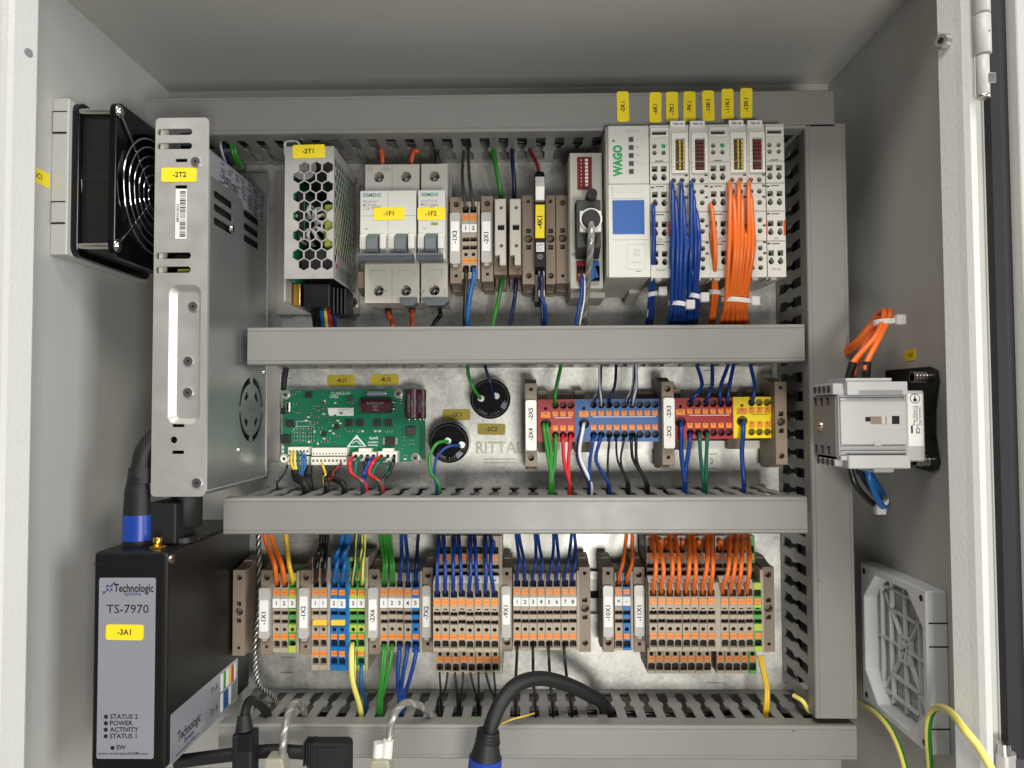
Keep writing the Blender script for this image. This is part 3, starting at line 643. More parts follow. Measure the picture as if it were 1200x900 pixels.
# ================================================================ miniature circuit breakers
def breaker(label, pxa, pxb, poles, stick, stx, sty, txt, bottom_clips):
    H1, H2 = 42.0, 57.0
    x0 = P(pxa, 270, H1)[0]; x1 = P(pxb, 270, H1)[0]; pw = (x1-x0)/poles
    zA = P(470, 192.5, H1)[1]; zB = P(470, 223, H2)[1]; zC = P(470, 304, H2)[1]; zD = P(470, 355, H1)[1]
    t = Thing('circuit_breaker', label, 'circuit breaker', ((x0+x1)/2, zD, 2), 'miniature circuit breakers')
    g = .12
    xs = [x0+pw*(i+.5) for i in range(poles)]
    zt = P(470, 207, H1)[1]; zb = P(470, 340.5, H1)[1]
    b = MB().box(x0+g, x1-g, zD, zA, 8, 30, M['mcbs'])
    b.prism(rct(x0+g, x1-g, zB-1, zA), 30, H1, 'h', M['mcbs'], holes=[circ(q, zt, 3.5, 20) for q in xs])
    b.prism(rct(x0+g, x1-g, zD, zC+1), 30, H1, 'h', M['mcbs'], holes=[circ(q, zb, 3.5, 20) for q in xs])
    for q in xs:
        for zq in (zt, zb): b.box(q-3.6, q+3.6, zq-3.6, zq+3.6, 29.9, 30.3, M['hole'])
    body = t.part('body', b, bevel=.35)
    fz0, fz1 = zC, zB
    tog = [rct(q-3.9, q+3.9, P(470, 297, H2)[1], P(470, 274.5, H2)[1]) for q in xs]
    face = MB().prism(rct(x0+g, x1-g, zC, zB), H1-8, H2-.01, 'h', M['mcb'], holes=tog)
    t.part('front_face', face, bevel=.4)
    # shoulders beside the toggles
    sh = MB()
    for q in xs:
        for s_ in (-1, 1):
            cx = q+s_*6.4; sh.prism(rct(cx-2.2, cx+2.2, P(470, 293, H2)[1], P(470, 275, H2)[1]), H2-.01, H2+3.6, 'h', M['mcb'])
    t.part('toggle_guard', sh, bevel=1.2, seg=2)
    li = MB()
    for k in range(1, poles): li.box(x0+k*pw-.12, x0+k*pw+.12, zC+1, zB-1, H2, H2+.04, M['inkg']); li.box(x0+k*pw-.15, x0+k*pw+.15, zB, zA-.3, H1, H1+.04, M['inkg']); li.box(x0+k*pw-.15, x0+k*pw+.15, zD+.5, zC-2, H1, H1+.04, M['inkg'])
    li.box(x0+.6, x1-.6, P(470, 253, H2)[1], P(470, 252.5, H2)[1], H2, H2+.04, M['inkg'])
    zz = P(470, 317, H1)[1]
    for q in xs:
        li.box(q-5, q+5, zz, zz+.25, H1, H1+.04, M['inkg']); li.box(q-6.8, q-5, zz-2.6, zz-2.35, H1, H1+.04, M['inkg']); li.box(q+5, q+6.8, zz-2.6, zz-2.35, H1, H1+.04, M['inkg'])
        li.box(q-5.1, q-4.9, zz-2.6, zz+.2, H1, H1+.04, M['inkg']); li.box(q+4.9, q+5.1, zz-2.6, zz+.2, H1, H1+.04, M['inkg'])
    t.part('moulded_lines', li, parent=body)
    for q in xs:
        for zq in (zt, zb):
            s = MB().cyl((q, zq-.5, 30.3), (q, zq-.5, 33.0), 2.5, M['screw'], 16).box(q-2.1, q+2.1, zq-.95, zq-.05, 33, 33.1, M['hole']).box(q-.45, q+.45, zq-2.6, zq+1.6, 33, 33.12, M['hole'])
            t.part('terminal_screw', s)
        k = MB(); za, zbm, zc = P(470, 275, H2)[1], P(470, 281, H2)[1], P(470, 297, H2)[1]
        k.prism([(za, 49), (za-.3, H2+2), (zbm, H2+6.5), (zc+1.5, H2+7.5), (zc-.5, H2+6), (zc, 49)], q-3.6, q+3.6, 'x', M['slate'])
        k.box(q-3.3, q+3.3, za-1.9, za-.3, H2+1.5, H2+3.1, M['brandg']); t.part('toggle', k, bevel=.4)
    bar = MB(); za, zb_ = P(470, 295.5, H2+12)[1], P(470, 304, H2+12)[1]
    bx0, bx1 = (x0+.8, x1-.8)
    bar.prism([(za+.3, H2+1), (za, H2+10), (za-1.4, H2+11.2), (zb_, H2+9), (zb_-.4, H2+1)], bx0, bx1, 'x', M['slate'])
    bar.box(bx0+5, bx1-5, zb_-.2+2.2, zb_+2.6, H2+10.2, H2+10.7, M['hole'])
    t.part('toggle_bar', bar, bevel=.4)
    pr = MB(); xa = x0+2
    pr.text('SIEMENS', (xa, P(470, 228.5, H2)[1], H2), 2.4 if poles > 1 else 2.3, M['teal'], align=1, sx=.92)
    pr.text(txt[0], (xa, P(470, 236, H2)[1], H2), 1.7, M['inkg'], align=1, bold=False); pr.text('MCB', (xa, P(470, 240, H2)[1], H2), 1.6, M['inkg'], align=1, bold=False)
    pr.text(txt[1], (xa, P(470, 244.5, H2)[1], H2), 1.8, M['inkg'], align=1, bold=False)
    for i in range(4):
        pr.box(xa+5.5, xa+8.5+random.uniform(0, 5 if poles > 1 else 3), P(470, 240, H2)[1]-i*.9, P(470, 240, H2)[1]-i*.9+.4, H2, H2+.04, M['inkg'])
    pr.text('ON', (xa+1, P(470, 268, H2)[1], H2), 1.1, M['inkg'], align=1)
    if poles == 2:
        cx, cz = P(433.5, 198, H1); pr.prism(circ(cx, cz, 1.9, 18), H1, H1+.04, 'h', M['inkg'], holes=[circ(cx, cz, 1.6, 18)]); pr.text('VDE', (cx, cz, H1), 1, M['inkg'])
        cx, cz = P(452, 198, H1); pr.prism([(cx-3.4, cz), (cx, cz-2.3), (cx+3.4, cz), (cx, cz+2.3)], H1, H1+.04, 'h', M['inkg'], holes=[[(cx-2.9, cz), (cx, cz-1.9), (cx+2.9, cz), (cx, cz+1.9)]]); pr.text('KEMA', (cx, cz, H1), 1, M['inkg'])
        a = P(476, 337, H1); pr.text('D', P3(482-30, 341, H1), 1.8, M['inkg']); pr.text('D', P3(463+29.5, 341, H1), 1.8, M['inkg'])
    else:
        pr.box(P(505, 0, H2)[0], P(513, 0, H2)[0], P(505, 264, H2)[1], P(505, 260.5, H2)[1], H2, H2+.06, M['lime']); pr.text('D', P3(496, 341, H1), 1.8, M['inkg'])
        pr.text('3PDN1AC', P3(521, 345, H1), 1.2, M['inkg'], rot=-90, bold=False)
    t.part('printing', pr, parent=body)
    t.part('sticker', sticker(MB(), *P(stx, sty, H2), H2+.05, 20.0 if poles > 1 else 18, 8.2, stick, size=2.9, r=.9), label='yellow marking sticker reading '+stick)
    for (a, b2) in bottom_clips:
        xa, xb = P(a, 352, 44)[0], P(b2, 352, 44)[0]; z = zD+.4
        t.part('rail_slider', MB().prism([(xa, z+3), (xb, z+3), (xb, z), (xb-3, z-2.6), (xa+3, z-2.6), (xa, z)], 34, 44, 'h', M['slate']), bevel=.3)
    return t
breaker('wide two pole white circuit breaker with yellow sticker -1F1', 427.5, 491.5, 2, '-1F1', 456, 250.5, ('5SL6216-7', 'C16'), [(468.5, 489)])
breaker('narrow single pole white circuit breaker with yellow sticker -1F2', 493.5, 524.5, 1, '-1F2', 505.5, 250.5, ('5SY6110-6', 'B10'), [(495, 525)])
# ================================================================ terminal blocks, end stops, markers
TP = 5.2
def end_stop(label, pxa, pxb, pya, pyb, H, lab=None, laby=None, holes='std', group='taupe end stops on the rails', capm=None, name='end_stop', depth0=8, text_rot=90, tag_rect=None):
    x0, x1, z0, z1 = R(pxa, pya, pxb, pyb, H); w_ = x1-x0
    cx = (x0+x1)/2; zc = (z0+z1)/2; hz = z1-z0
    hl = []
    if holes == 'std' or holes == 'label': hl = [circ(cx, z1-4.9, 1.9, 16), rct(cx-1, cx+1, z0+4, z0+6)]
    if holes == 'label2': hl = [rct(cx-1, cx+1, z1-5, z1-3), circ(cx, z0+5.6, 1.9, 16)]
    if holes == 'full': hl = [rct(cx-1, cx+1, z1-5, z1-3), rct(cx-1.6, cx+1.6, zc+4.4, zc+7.4), circ(cx, zc+.6, 2.7, 18), rct(cx-1.6, cx+1.6, zc-6.6, zc-3.6), circ(cx, z0+5.6, 1.9, 16)]
    if holes == 'full2': hl = [circ(cx, z1-4.9, 1.9, 16), rct(cx-1.6, cx+1.6, zc+4.4, zc+7.4), circ(cx, zc+.6, 2.7, 18), rct(cx-1.6, cx+1.6, zc-6.6, zc-3.6), rct(cx-1, cx+1, z0+4, z0+6)]
    t = Thing(name, label, 'end stop', (cx, zc, 2), group)
    b = MB().prism(rct(x0+.1, x1-.1, z0, z1), H-6, H, 'h', M['tbd'], holes=hl)
    b.prism([(z0-3.5, depth0), (z1+3.5, depth0), (z1+3.5, 20), (z1+.5, 30), (z1, H-6), (z0, H-6), (z0-.5, 30), (z0-3.5, 20)], x0+.2, x1-.2, 'x', M['tbd'])
    b.box(x0+1.2, x1-1.2, z1, z1+3.2, 20, 24, M['tbd']); b.box(x0+1.2, x1-1.2, z0-3, z0, 21, 25, M['tbd'])
    t.part('body', b, bevel=.3)
    if lab:
        ya, yb = laby; za, zb = P(600, yb, H+2)[1], P(600, ya, H+2)[1]
        if lab[0] == 'white':      # opaque white carrier
            t.part('label_carrier', MB().prism(rrect(cx, (za+zb)/2, w_-1, zb-za, 1.5), H, H+4, 'h', M['white']), bevel=.5)
            for (s, py) in lab[1]: t.part('lettering', MB().text(s, (cx, P(600, py, H+4)[1], H+4), 2.8, M['ink'], rot=90), label='printed marking '+s)
        else:
            c = MB().prism(rrect(cx-.4, (za+zb)/2, w_-1.2, zb-za, 1.6), H, H+3.4, 'h', M['clear']); c.prism(rrect(cx-.4, za-.6, 3.2, 2.4, .8), H, H+2.4, 'h', M['clear'])
            cl = t.part('label_carrier', c, bevel=.6)
            tz0, tz1 = P(600, lab[2][1], H+3.5)[1], P(600, lab[2][0], H+3.5)[1]
            m = MB().prism(rrect(cx-.4, (tz0+tz1)/2, w_-2.6, tz1-tz0, .8), H+3.4, H+3.7, 'h', M['paper']).text(lab[1], (cx-.4, P(600, lab[3], H+3.7)[1], H+3.7), 3.0, M['ink'], rot=90)
            t.part('paper_marker', m, label='white paper marker reading '+lab[1])
    return t

def rowdef(kind, cx, z, m, mb, holes, parts, H, w=3.9):
    if kind == 'E':     # conductor entry, arched funnel
        p = [(cx-2.15, z-2.3), (cx+2.15, z-2.3), (cx+2.15, z+1.3), (cx+1.4, z+2.4), (cx-1.4, z+2.4), (cx-2.15, z+1.3)]; holes.append(p)
    if kind == 'J': holes.append([(cx-2.35, z-1.4), (cx+2.35, z-1.4), (cx+2.35, z+.9), (cx+1.2, z+1.6), (cx+.4, z+1.0), (cx-1.2, z+1.5), (cx-2.35, z+.9)])
    if kind == 'T': holes.append(circ(cx, z, 1.3, 10))
    if kind == 'D': holes.append(rct(cx-1.2, cx+1.2, z-.4, z+.4))
    if kind == 'O':
        o = MB().box(cx-1.95, cx+1.95, z-1.75, z+1.75, H-3, H+.15, M['orange']).box(cx-1.2, cx+1.2, z-.28, z+.28, H+.15, H+.2, M['worangd']).box(cx-1.95, cx-1.4, z-1.75, z+1.75, H+.15, H+.3, M['orange']).box(cx+1.4, cx+1.95, z-1.75, z+1.75, H+.15, H+.3, M['orange'])
        holes.append(rct(cx-2.02, cx+2.02, z-1.82, z+1.82)); parts.append(('push_button', o, None))
    if kind == 'B':     # slotted older button
        o = MB().box(cx-1.95, cx+1.95, z-1.75, z+1.75, H-3, H-.1, M['orange']).box(cx-1.95, cx+1.95, z-.2, z+.2, H-.1, H, M['worangd'])
        holes.append(rct(cx-2.02, cx+2.02, z-1.82, z+1.82)); parts.append(('push_button', o, None))

TBZ = ZR3
def tb_proto(label, decks, m, group, cx, midm=None, marker=None, w=TP-.12, inner=None, name='terminal_block', zref=None, rowpx=600, edge=None, base=(8, 34)):
    """decks: list of (H, py0, py1, dx, [(kind, py), ...]); marker (py0, py1, text)"""
    zref = zref if zref is not None else TBZ
    t = Thing(name, label, 'terminal block', (cx, zref, 2), group)
    body = MB(); inn = MB(); parts = []
    for (H, pa, pb, dx, rows) in decks:
        z1 = P(rowpx, pa, H)[1]; z0 = P(rowpx, pb, H)[1]; c = cx+dx; holes = []
        for (k, py) in rows: rowdef(k, c, P(rowpx, py, H)[1], m, None, holes, parts, H)
        body.prism(rct(c-w/2, c+w/2, z0, z1), H-5, H, 'h', m, holes=holes)
        inn.box(c-w/2+.05, c+w/2-.05, z0+.3, z1-.3, H-8, H-5, inner or M['tbin'])  # dark block behind the openings, its colour stands in for shade
        body.box(c-w/2, c+w/2, z0, z1, H-20 if H > 50 else 10, H-8, m)
        # side cheeks of the funnel depth
        if midm:
            pass
    if midm:
        H, pa, pb, dx, rows = decks[0]
        for (pya, pyb) in midm[1]:
            za, zb = P(rowpx, pyb, H)[1], P(rowpx, pya, H)[1]
            hh = [q for q in []]
            holes = []
            for (k, py) in rows:
                if pya-1 < py < pyb+1: rowdef(k, cx+dx, P(rowpx, py, H)[1], m, None, holes, [], H)
            ok = [q for q in holes if min(p[1] for p in q) > za+.05 and max(p[1] for p in q) < zb-.05]
            body.prism(rct(cx+dx-w/2+.02, cx+dx+w/2-.02, za, zb), H, H+.12, 'h', midm[0], holes=ok)
    t.part('body', body, bevel=.12); t.part('opening_shade_backing', inn)
    for (n, q, l) in parts: t.part(n, q, label=l)
    if marker:
        H = decks[0][0]; za, zb = P(rowpx, marker[1], H)[1], P(rowpx, marker[0], H)[1]
        mk = MB().box(cx-w/2+.1, cx+w/2-.1, za, zb, H-.5, H+.8, M['paper'])
        if marker[2]: mk.text(marker[2], (cx, (za+zb)/2, H+.8), 2.6, M['ink'])
        t.part('marker_tag', mk)
    return t
def marker_swap(e, s, cx, marker, H, w=TP-.12, rowpx=600):
    for ch in e.children:
        if ch.name.startswith('marker_tag'):
            za, zb = P(rowpx, marker[1], H)[1], P(rowpx, marker[0], H)[1]
            mk = MB().box(cx-w/2+.1, cx+w/2-.1, za, zb, H-.5, H+.8, M['paper']).text(s, (cx, (za+zb)/2, H+.8), 2.6, M['ink'])
            l = e.location; ch.data = mk.mesh('marker_tag', (l.x/S, l.z/S, -l.y/S))
GY = (M['tbye'], [(671, 680), (697, 702), (714, 716), (732, 741), (757, 765)])

def strip(tag, x_first, px_pitch_mm, n, H, decks, mats, texts, marker, group, firstlabel=None, zref=None, inner=None, rowpx=600, kind='grey terminal'):
    protos = {}; xs = []
    for i in range(n):
        cx = x_first+i*px_pitch_mm; xs.append(cx); mk = mats[i]
        colour = {'g': 'grey', 'b': 'light blue', 'y': 'green-yellow'}[mk]
        txt = texts[i] if texts else None
        lab = '%s terminal, %s in the strip beside label %s' % (colour, ORD[i], tag)
        if txt: lab += ' marked '+{'+': 'plus', '-': 'minus'}.get(txt, txt)
        mm = (marker[0], marker[1], txt) if txt else None
        if mk in protos:
            p0, cx0 = protos[mk]
            e = copy_thing(p0, (cx, (zref if zref is not None else TBZ), 2), lab)
            if mm: marker_swap(e, txt, cx, mm, H, rowpx=rowpx)
        else:
            m = {'g': M['tb'], 'b': M['tbblue'], 'y': M['tbgy']}[mk]
            e = tb_proto(lab, decks, m, group, cx, midm=GY if mk == 'y' else None, marker=mm, zref=zref, inner=inner, rowpx=rowpx)
            protos[mk] = (e.e, cx); e = e.e
    return xs
def tb_gap(label, x0, x1, py0, py1, H, m='tb', name='end_plate', hb=10):
    z0, z1 = P(600, py1, H)[1], P(600, py0, H)[1]
    return single(name, MB().box(x0, x1, z0, z1, hb, H, M[m]), label, 'end plate', (x0, z0, hb), 'thin end plates closing the terminal strips', bevel=.2)

G1 = 'grey and coloured terminals of the lower row'
HA = 41.0
rowsA = [('E', 684.5), ('O', 694), ('J', 718.5), ('J', 728.5), ('T', 738), ('B', 746.3), ('E', 755.5)]
# -1X1
end_stop('taupe end stop with the clear holder marked -1X1', 305, 319.5, 668, 767.5, HA, ('clear', '-1X1', (703.5, 740.5), 724), (688.5, 748), 'label')
xa = P(324.2, 716, HA)[0]
strip('-1X1', xa, TP, 3, HA, [(HA, 672, 765, 0, rowsA)], 'ggy', ['1', '2', '3'], (701.5, 712), G1)
tb_gap('thin grey end plate between the -1X1 terminals and the -1X2 holder', xa+2*TP+2.65, xa+2*TP+4.4, 669, 765, HA)
# -1X2
end_stop('taupe end stop with the clear holder marked -1X2', 351.5, 365, 668, 767, HA, ('clear', '-1X2', (699, 736.5), 718), (688.5, 748), 'label')
rowsB = [('E', 662), ('O', 673)]+rowsA[:-1]+[('E', 754.3), ('B', 766.3), ('E', 775.5)]
xb = P(369.8, 716, HA)[0]
deckB = [(HA, 653, 786, 0, rowsB)]
mkB = (701.5, 712)
strip('-1X2', xb, TP, 2, HA, deckB, 'gg', ['1', '1'], mkB, G1)
def xstrip(tag, x_first, seq, H, decks, marker, order0, group=G1):
    protos = {}
    for i, (mk, txt) in enumerate(seq):
        pass
# blue and green pairs of -1X2 keep the same pitch, one thin plate between each pair
def pair(x, mk, txt, k0):
    colour = {'b': 'light blue', 'y': 'green-yellow'}[mk]
    m = {'b': M['tbblue'], 'y': M['tbgy']}[mk]
    gy = (M['tbye'], [(653, 657), (677, 680), (697, 702), (714, 716), (732, 741), (758, 763), (780, 786)])
    a = tb_proto('left %s terminal of the pair marked %s beside label -1X2' % (colour, txt), deckB, m, G1, x, midm=gy if mk == 'y' else None, marker=(mkB[0], mkB[1], txt))
    copy_thing(a.e, (x+TP, TBZ, 2), 'right %s terminal of the pair marked %s beside label -1X2' % (colour, txt))
pair(P(391.6, 716, HA)[0], 'b', '2', 0); pair(P(414, 716, HA)[0], 'y', '3', 0)
tb_gap('thin grey end plate between the grey and blue terminals marked 1 and 2', xb+TP+2.6, P(391.6, 716, HA)[0]-2.62, 653, 786, HA)
tb_gap('thin grey end plate between the blue and green terminals marked 2 and 3', P(391.6, 716, HA)[0]+TP+2.6, P(414, 716, HA)[0]-2.62, 653, 786, HA, 'tbblue')
tb_gap('thin grey end plate right of the green-yellow terminals marked 3', P(414, 716, HA)[0]+TP+2.62, P(431.5, 716, HA)[0], 653, 786, HA)
for (pa, lb) in ((366, 'grey pair marked 1'), (387.5, 'blue pair marked 2')):
    x0, x1, z0, z1 = R(pa, 727, pa+16.5, 733.3, HA+2); single('push_in_jumper', MB().box(x0, x1, z0, z1, HA-2, HA+2, M['jump']), 'yellow push-in jumper bridging the '+lb, 'jumper', (x0, z0, HA-2), 'yellow jumpers', bevel=.3)
# -2X6
end_stop('taupe end stop with the clear holder marked -2X6', 432, 445.5, 667, 767, HA, ('clear', '-2X6', (702.5, 739), 722), (688, 747.5), 'label')
x26 = P(450, 716, HA)[0]
strip('-2X6', x26, TP, 5, HA, [(HA, 671, 765, 0, rowsA)], 'ggggb', ['1', '2', '3', '4', '5'], (701, 712), G1)
tb_gap('thin grey end plate right of the blue terminal marked 5', x26+4*TP+2.65, x26+4*TP+4.4, 669, 765, HA)
# -7X2 double deck
end_stop('taupe end stop with the clear holder marked -7X2', 495, 507.5, 665, 764, HA, ('clear', '-7X2', (699, 735), 718), (686, 747), 'label')
HU, HL = 58.0, 41.0
rowsU = [('E', 696.5), ('O', 706), ('D', 714.6), ('J', 719.5), ('J', 729.5), ('T', 738.5), ('B', 746.5), ('E', 755.5)]
rowsL = [('E', 645), ('O', 654), ('J', 664), ('J', 673), ('T', 766.8), ('O', 772.6), ('E', 782)]
x72 = P(512.2, 730, HU)[0]
dl = P(515.3, 730, HL)[0]-x72
DD = [(HU, 684, 764, 0, rowsU), (HL, 628, 790, dl, rowsL)]
def dd_strip(tag, x_first, mats, pitch, n0=0, words=''):
    protos = {}
    for i, mk in enumerate(mats):
        cx = x_first+i*pitch; colour = {'g': 'grey', 'y': 'green-yellow'}[mk]
        lab = 'double deck %s terminal, %s from the left %s label %s' % (colour, ORD[i+n0], words, tag)
        if mk in protos: e = copy_thing(protos[mk], (cx, TBZ, 2), lab)
        else:
            gy = (M['tbye'], [(684, 692), (709.5, 713), (733, 741), (758.5, 764)])
            t = tb_proto(lab, DDm, M['tb'] if mk == 'g' else M['tbgy'], G1, cx, midm=gy if mk == 'y' else None); protos[mk] = t.e
            ms = MB(); za, zb = P(600, 684, HU)[1], P(600, 679.5, HU-5)[1]
            ms.prism([(za+.1, HU-6), (za+.1, HU-.5), (za+3.4, HU-7), (za+3.4, HU-8)], cx-2.5, cx+2.5, 'x', M['paper']); ms.box(cx-1, cx+1, za+1.2, za+1.8, HU-3, HU-2.4, M['ink'])
            t.part('marker_tag', ms)
DDm = DD
dd_strip('-7X2', x72, 'g'*8, 5.2, words='beside')
tb_gap('thin grey end plate right of the double deck terminals beside -7X2', x72+7*5.2+2.7+dl, x72+7*5.2+4.6+dl, 628, 790, HL)
# -9X1
end_stop('taupe end stop with the clear holder marked -9X1', 587.5, 600.5, 665, 763.5, HA, ('clear', '-9X1', (697, 732), 716), (686.5, 747), 'label2')
x91 = P(606, 716, HA)[0]
strip('-9X1', x91, TP, 8, HA, [(HA, 672, 762, 0, [(k, y-.8) for k, y in rowsA])], 'g'*8, [str(i) for i in range(1, 9)], (700, 710), G1)
tb_gap('thin grey end plate right of the terminal marked 8', x91+7*TP+2.65, x91+7*TP+4.4, 669, 762, HA)
end_stop('bare taupe end stop right of the terminal marked 8', 678.5, 692.3, 664.5, 764, HA, holes='full')
# -10X1
end_stop('taupe end stop with the clear holder marked -10X1', 706, 719.8, 664.5, 764, HA, ('clear', '-10X1', (698.5, 735), 718), (686, 746), 'label2')
x10 = P(725, 716, HA)[0]
strip('-10X1', x10, TP, 2, HA, [(HA, 671, 762, 0, [(k, y-.6) for k, y in rowsA])], 'gb', ['+', '-'], (699, 709.5), G1)
tb_gap('thin grey end plate right of the blue terminal marked minus', x10+TP+2.65, x10+TP+4.3, 669, 762, HA)
# -11X1
end_stop('taupe end stop with the clear holder marked -11X1', 742.3, 756, 664.5, 764, HA, ('clear', '-11X1', (698.5, 735), 718), (685.5, 745), 'label')
x11 = P(765.8, 730, HU)[0]; dl11 = P(763, 730, HL)[0]-x11
DDm = [(HU, 683, 763, 0, [(k, y-1.5) for k, y in rowsU]), (HL, 628, 789, dl11, [(k, y-1) for k, y in rowsL])]
dd_strip('-11X1', x11, 'g'*8, 5.16, words='in the first group beside')
xe = x11+8*5.16
tb_gap('broad grey end plate dividing the double deck terminals', xe-2.55, xe+.8, 683, 763, HU, hb=30)
dd_strip('-11X1', x11+8*5.16+3.4, 'gggg', 5.16, words='in the second group after')
gx = x11+12*5.16+3.4
gl = tb_proto('green-yellow double deck terminal at the right end of the orange wired strip', DDm, M['tbgy'], G1, gx, midm=(M['tbye'], [(683, 691), (708.5, 712), (731, 739), (757, 763)]))
tb_gap('thin pale end plate right of the green-yellow double deck terminal', gx+2.65, gx+4.8, 668, 763, HU-3, hb=20)
end_stop('bare taupe end stop at the right end of the orange wired strip', 893.5, 907.8, 664.5, 764, HA, holes='full2')
end_stop('lone taupe end stop standing left of the -1X1 holder', 272.5, 287, 668, 768.5, HA, holes='full2')

# ================================================================ upper row: -1X3 and -2X1
ZU = ZR1
def zpx(y): return y
end_stop('taupe end stop with the clear holder marked -1X3', 527.5, 541.5, 231, 332, HA, ('clear', '-1X3', (259, 294), 277), (249, 309), 'label')
x13 = P(545.8, 285, HA)[0]
rowsU1 = [('E', 245.5), ('O', 254.5), ('J', 280.5), ('J', 290), ('T', 298), ('B', 305.5), ('E', 315)]
strip('-1X3', x13, TP, 2, HA, [(HA, 236, 327, 0, rowsU1)], 'gg', ['1', '2'], (263, 272.5), 'small grey terminals beside label -1X3', zref=ZU, rowpx=550)
tb_gap('thin grey end plate right of the small terminals marked 1 and 2', x13+TP+2.65, x13+TP+4.2, 236, 327, HA)
end_stop('taupe end stop with the clear holder marked -2X1', 564, 578, 230, 330, HA, ('clear', '-2X1', (259, 294), 278), (249, 308), 'label')
def fuse(label, pxa, pxb):
    x0, x1, z0, z1 = R(pxa, 232, pxb, 322, HA-3); t = Thing('fuse_terminal', label, 'fuse terminal', ((x0+x1)/2, (z0+z1)/2, 2), 'disconnect terminals with pale levers')
    b = MB().box(x0+.1, x1-.1, z0, z1, 9, HA-3, M['tbd'])
    for i in range(3): b.box(x0+2, x1-.8, z0+2.5+i*2, z0+3.5+i*2, HA-3, HA-2.2, M['tbd'])
    b.box(x0+.6, x1-.6, z0-7, z0, 10, 22, M['tbd']); t.part('body', b, bevel=.3)
    X0, X1, Z0, Z1 = R(pxa+1.5, 233, pxb-1.2, 311, HA+6); w_ = X1-X0; c = (X0+X1)/2+.6
    zs = lambda y: P(590, y, HA+6)[1]
    lev = [(X0, zs(300)), (X0+w_*.42, zs(299)), (X0+w_*.42, Z0), (X1, Z0), (X1, Z1), (X0, Z1)]
    l = MB().prism(lev, HA-2, HA+6, 'h', M['mcbs'], holes=[circ(c, zs(243.5), 1.2, 12), circ(c, zs(288), 1.2, 12), rct(X0+w_*.25, X0+w_*.85, zs(269.5), zs(263.5))])
    for i in range(7): l.box(X0-.4, X0+.7, zs(276+i*3.4), zs(274.3+i*3.4), HA+1, HA+6.1, M['tbin'])
    lp = t.part('lever', l, bevel=.35); t.part('fuse_window', MB().box(X0+w_*.26, X0+w_*.84, zs(269.3), zs(263.7), HA+1, HA+3.5, M['hole']), parent=lp)
    for y in (243.5, 288): t.part('rivet', MB().cyl((c, zs(y), HA), (c, zs(y), HA+4), 1.1, M['tbd'], 12), parent=lp)
    return t
fuse('pale levered fuse terminal directly right of the -2X1 holder', 578.5, 594)
fuse('pale levered fuse terminal beside the dark relay stops', 596, 611.5)
end_stop('dark taupe end stop left of the slim black relay', 612, 626.5, 229, 333, HA, holes='full')
end_stop('taupe end stop directly right of the slim black relay', 639.5, 651, 229, 333, HA, holes='full')
end_stop('taupe end stop beside the bus connector housing', 651.5, 667, 229, 332, HA, holes='full2')
end_stop('taupe end stop almost hidden behind the wide breaker', 419, 432, 318, 338, 30, holes='none', depth0=10)
def relay():
    HR = 50.0; x0, x1, z0, z1 = R(626.3, 198, 639.5, 352, HR); cx = (x0+x1)/2; g = lambda y: P(633, y, HR)[1]
    t = Thing('slim_relay', 'slim black relay module with yellow sticker -4K1', 'relay', (cx, z0, 2))
    t.part('body', MB().prism([(z0, 18), (z0+1, 34), (g(318), 40), (g(313), HR), (g(210), HR), (z1, 40), (z1, 14), (g(230), 9), (g(330), 9)], x0+.2, x1-.2, 'x', M['black']), bevel=.35)
    t.part('release_lever', MB().prism([(g(236.5), HR-2), (g(236.5), HR+3), (g(222), HR+6), (g(209), HR+4), (g(208), HR-2)], x0+.6, x1-.6, 'x', M['clear']).box(x0+2, x1-2, g(220), g(214), HR+3.5, HR+5.6, M['steel']), bevel=.4)
    t.part('sticker', sticker(MB(), cx, g(259.5), HR+.02, 5.9, 22, '-4K1', size=3.3, rot=90, r=.3))
    t.part('rating_label', MB().box(x0+1.2, x1-1, g(295), g(284.5), HR, HR+.25, M['paper']).text('24V', (cx, g(287.5), HR+.25), 1.9, M['inkg']).text('DC', (cx, g(292), HR+.25), 1.9, M['inkg']), label='small white label reading 24V DC')
    t.part('screw', screwhead(MB(), cx, g(301), HR, 1.9, t=.7))
    for y in (317, 342): t.part('test_socket', MB().box(cx-1, x1-.7, g(y+4), g(y-4), 36, 44, M['white']), bevel=.4)
    t.part('cable_clamp', MB().box(x0+.8, x1-.8, g(208), z1-1, 30, HR-2, M['blackg']), bevel=.5)
relay()
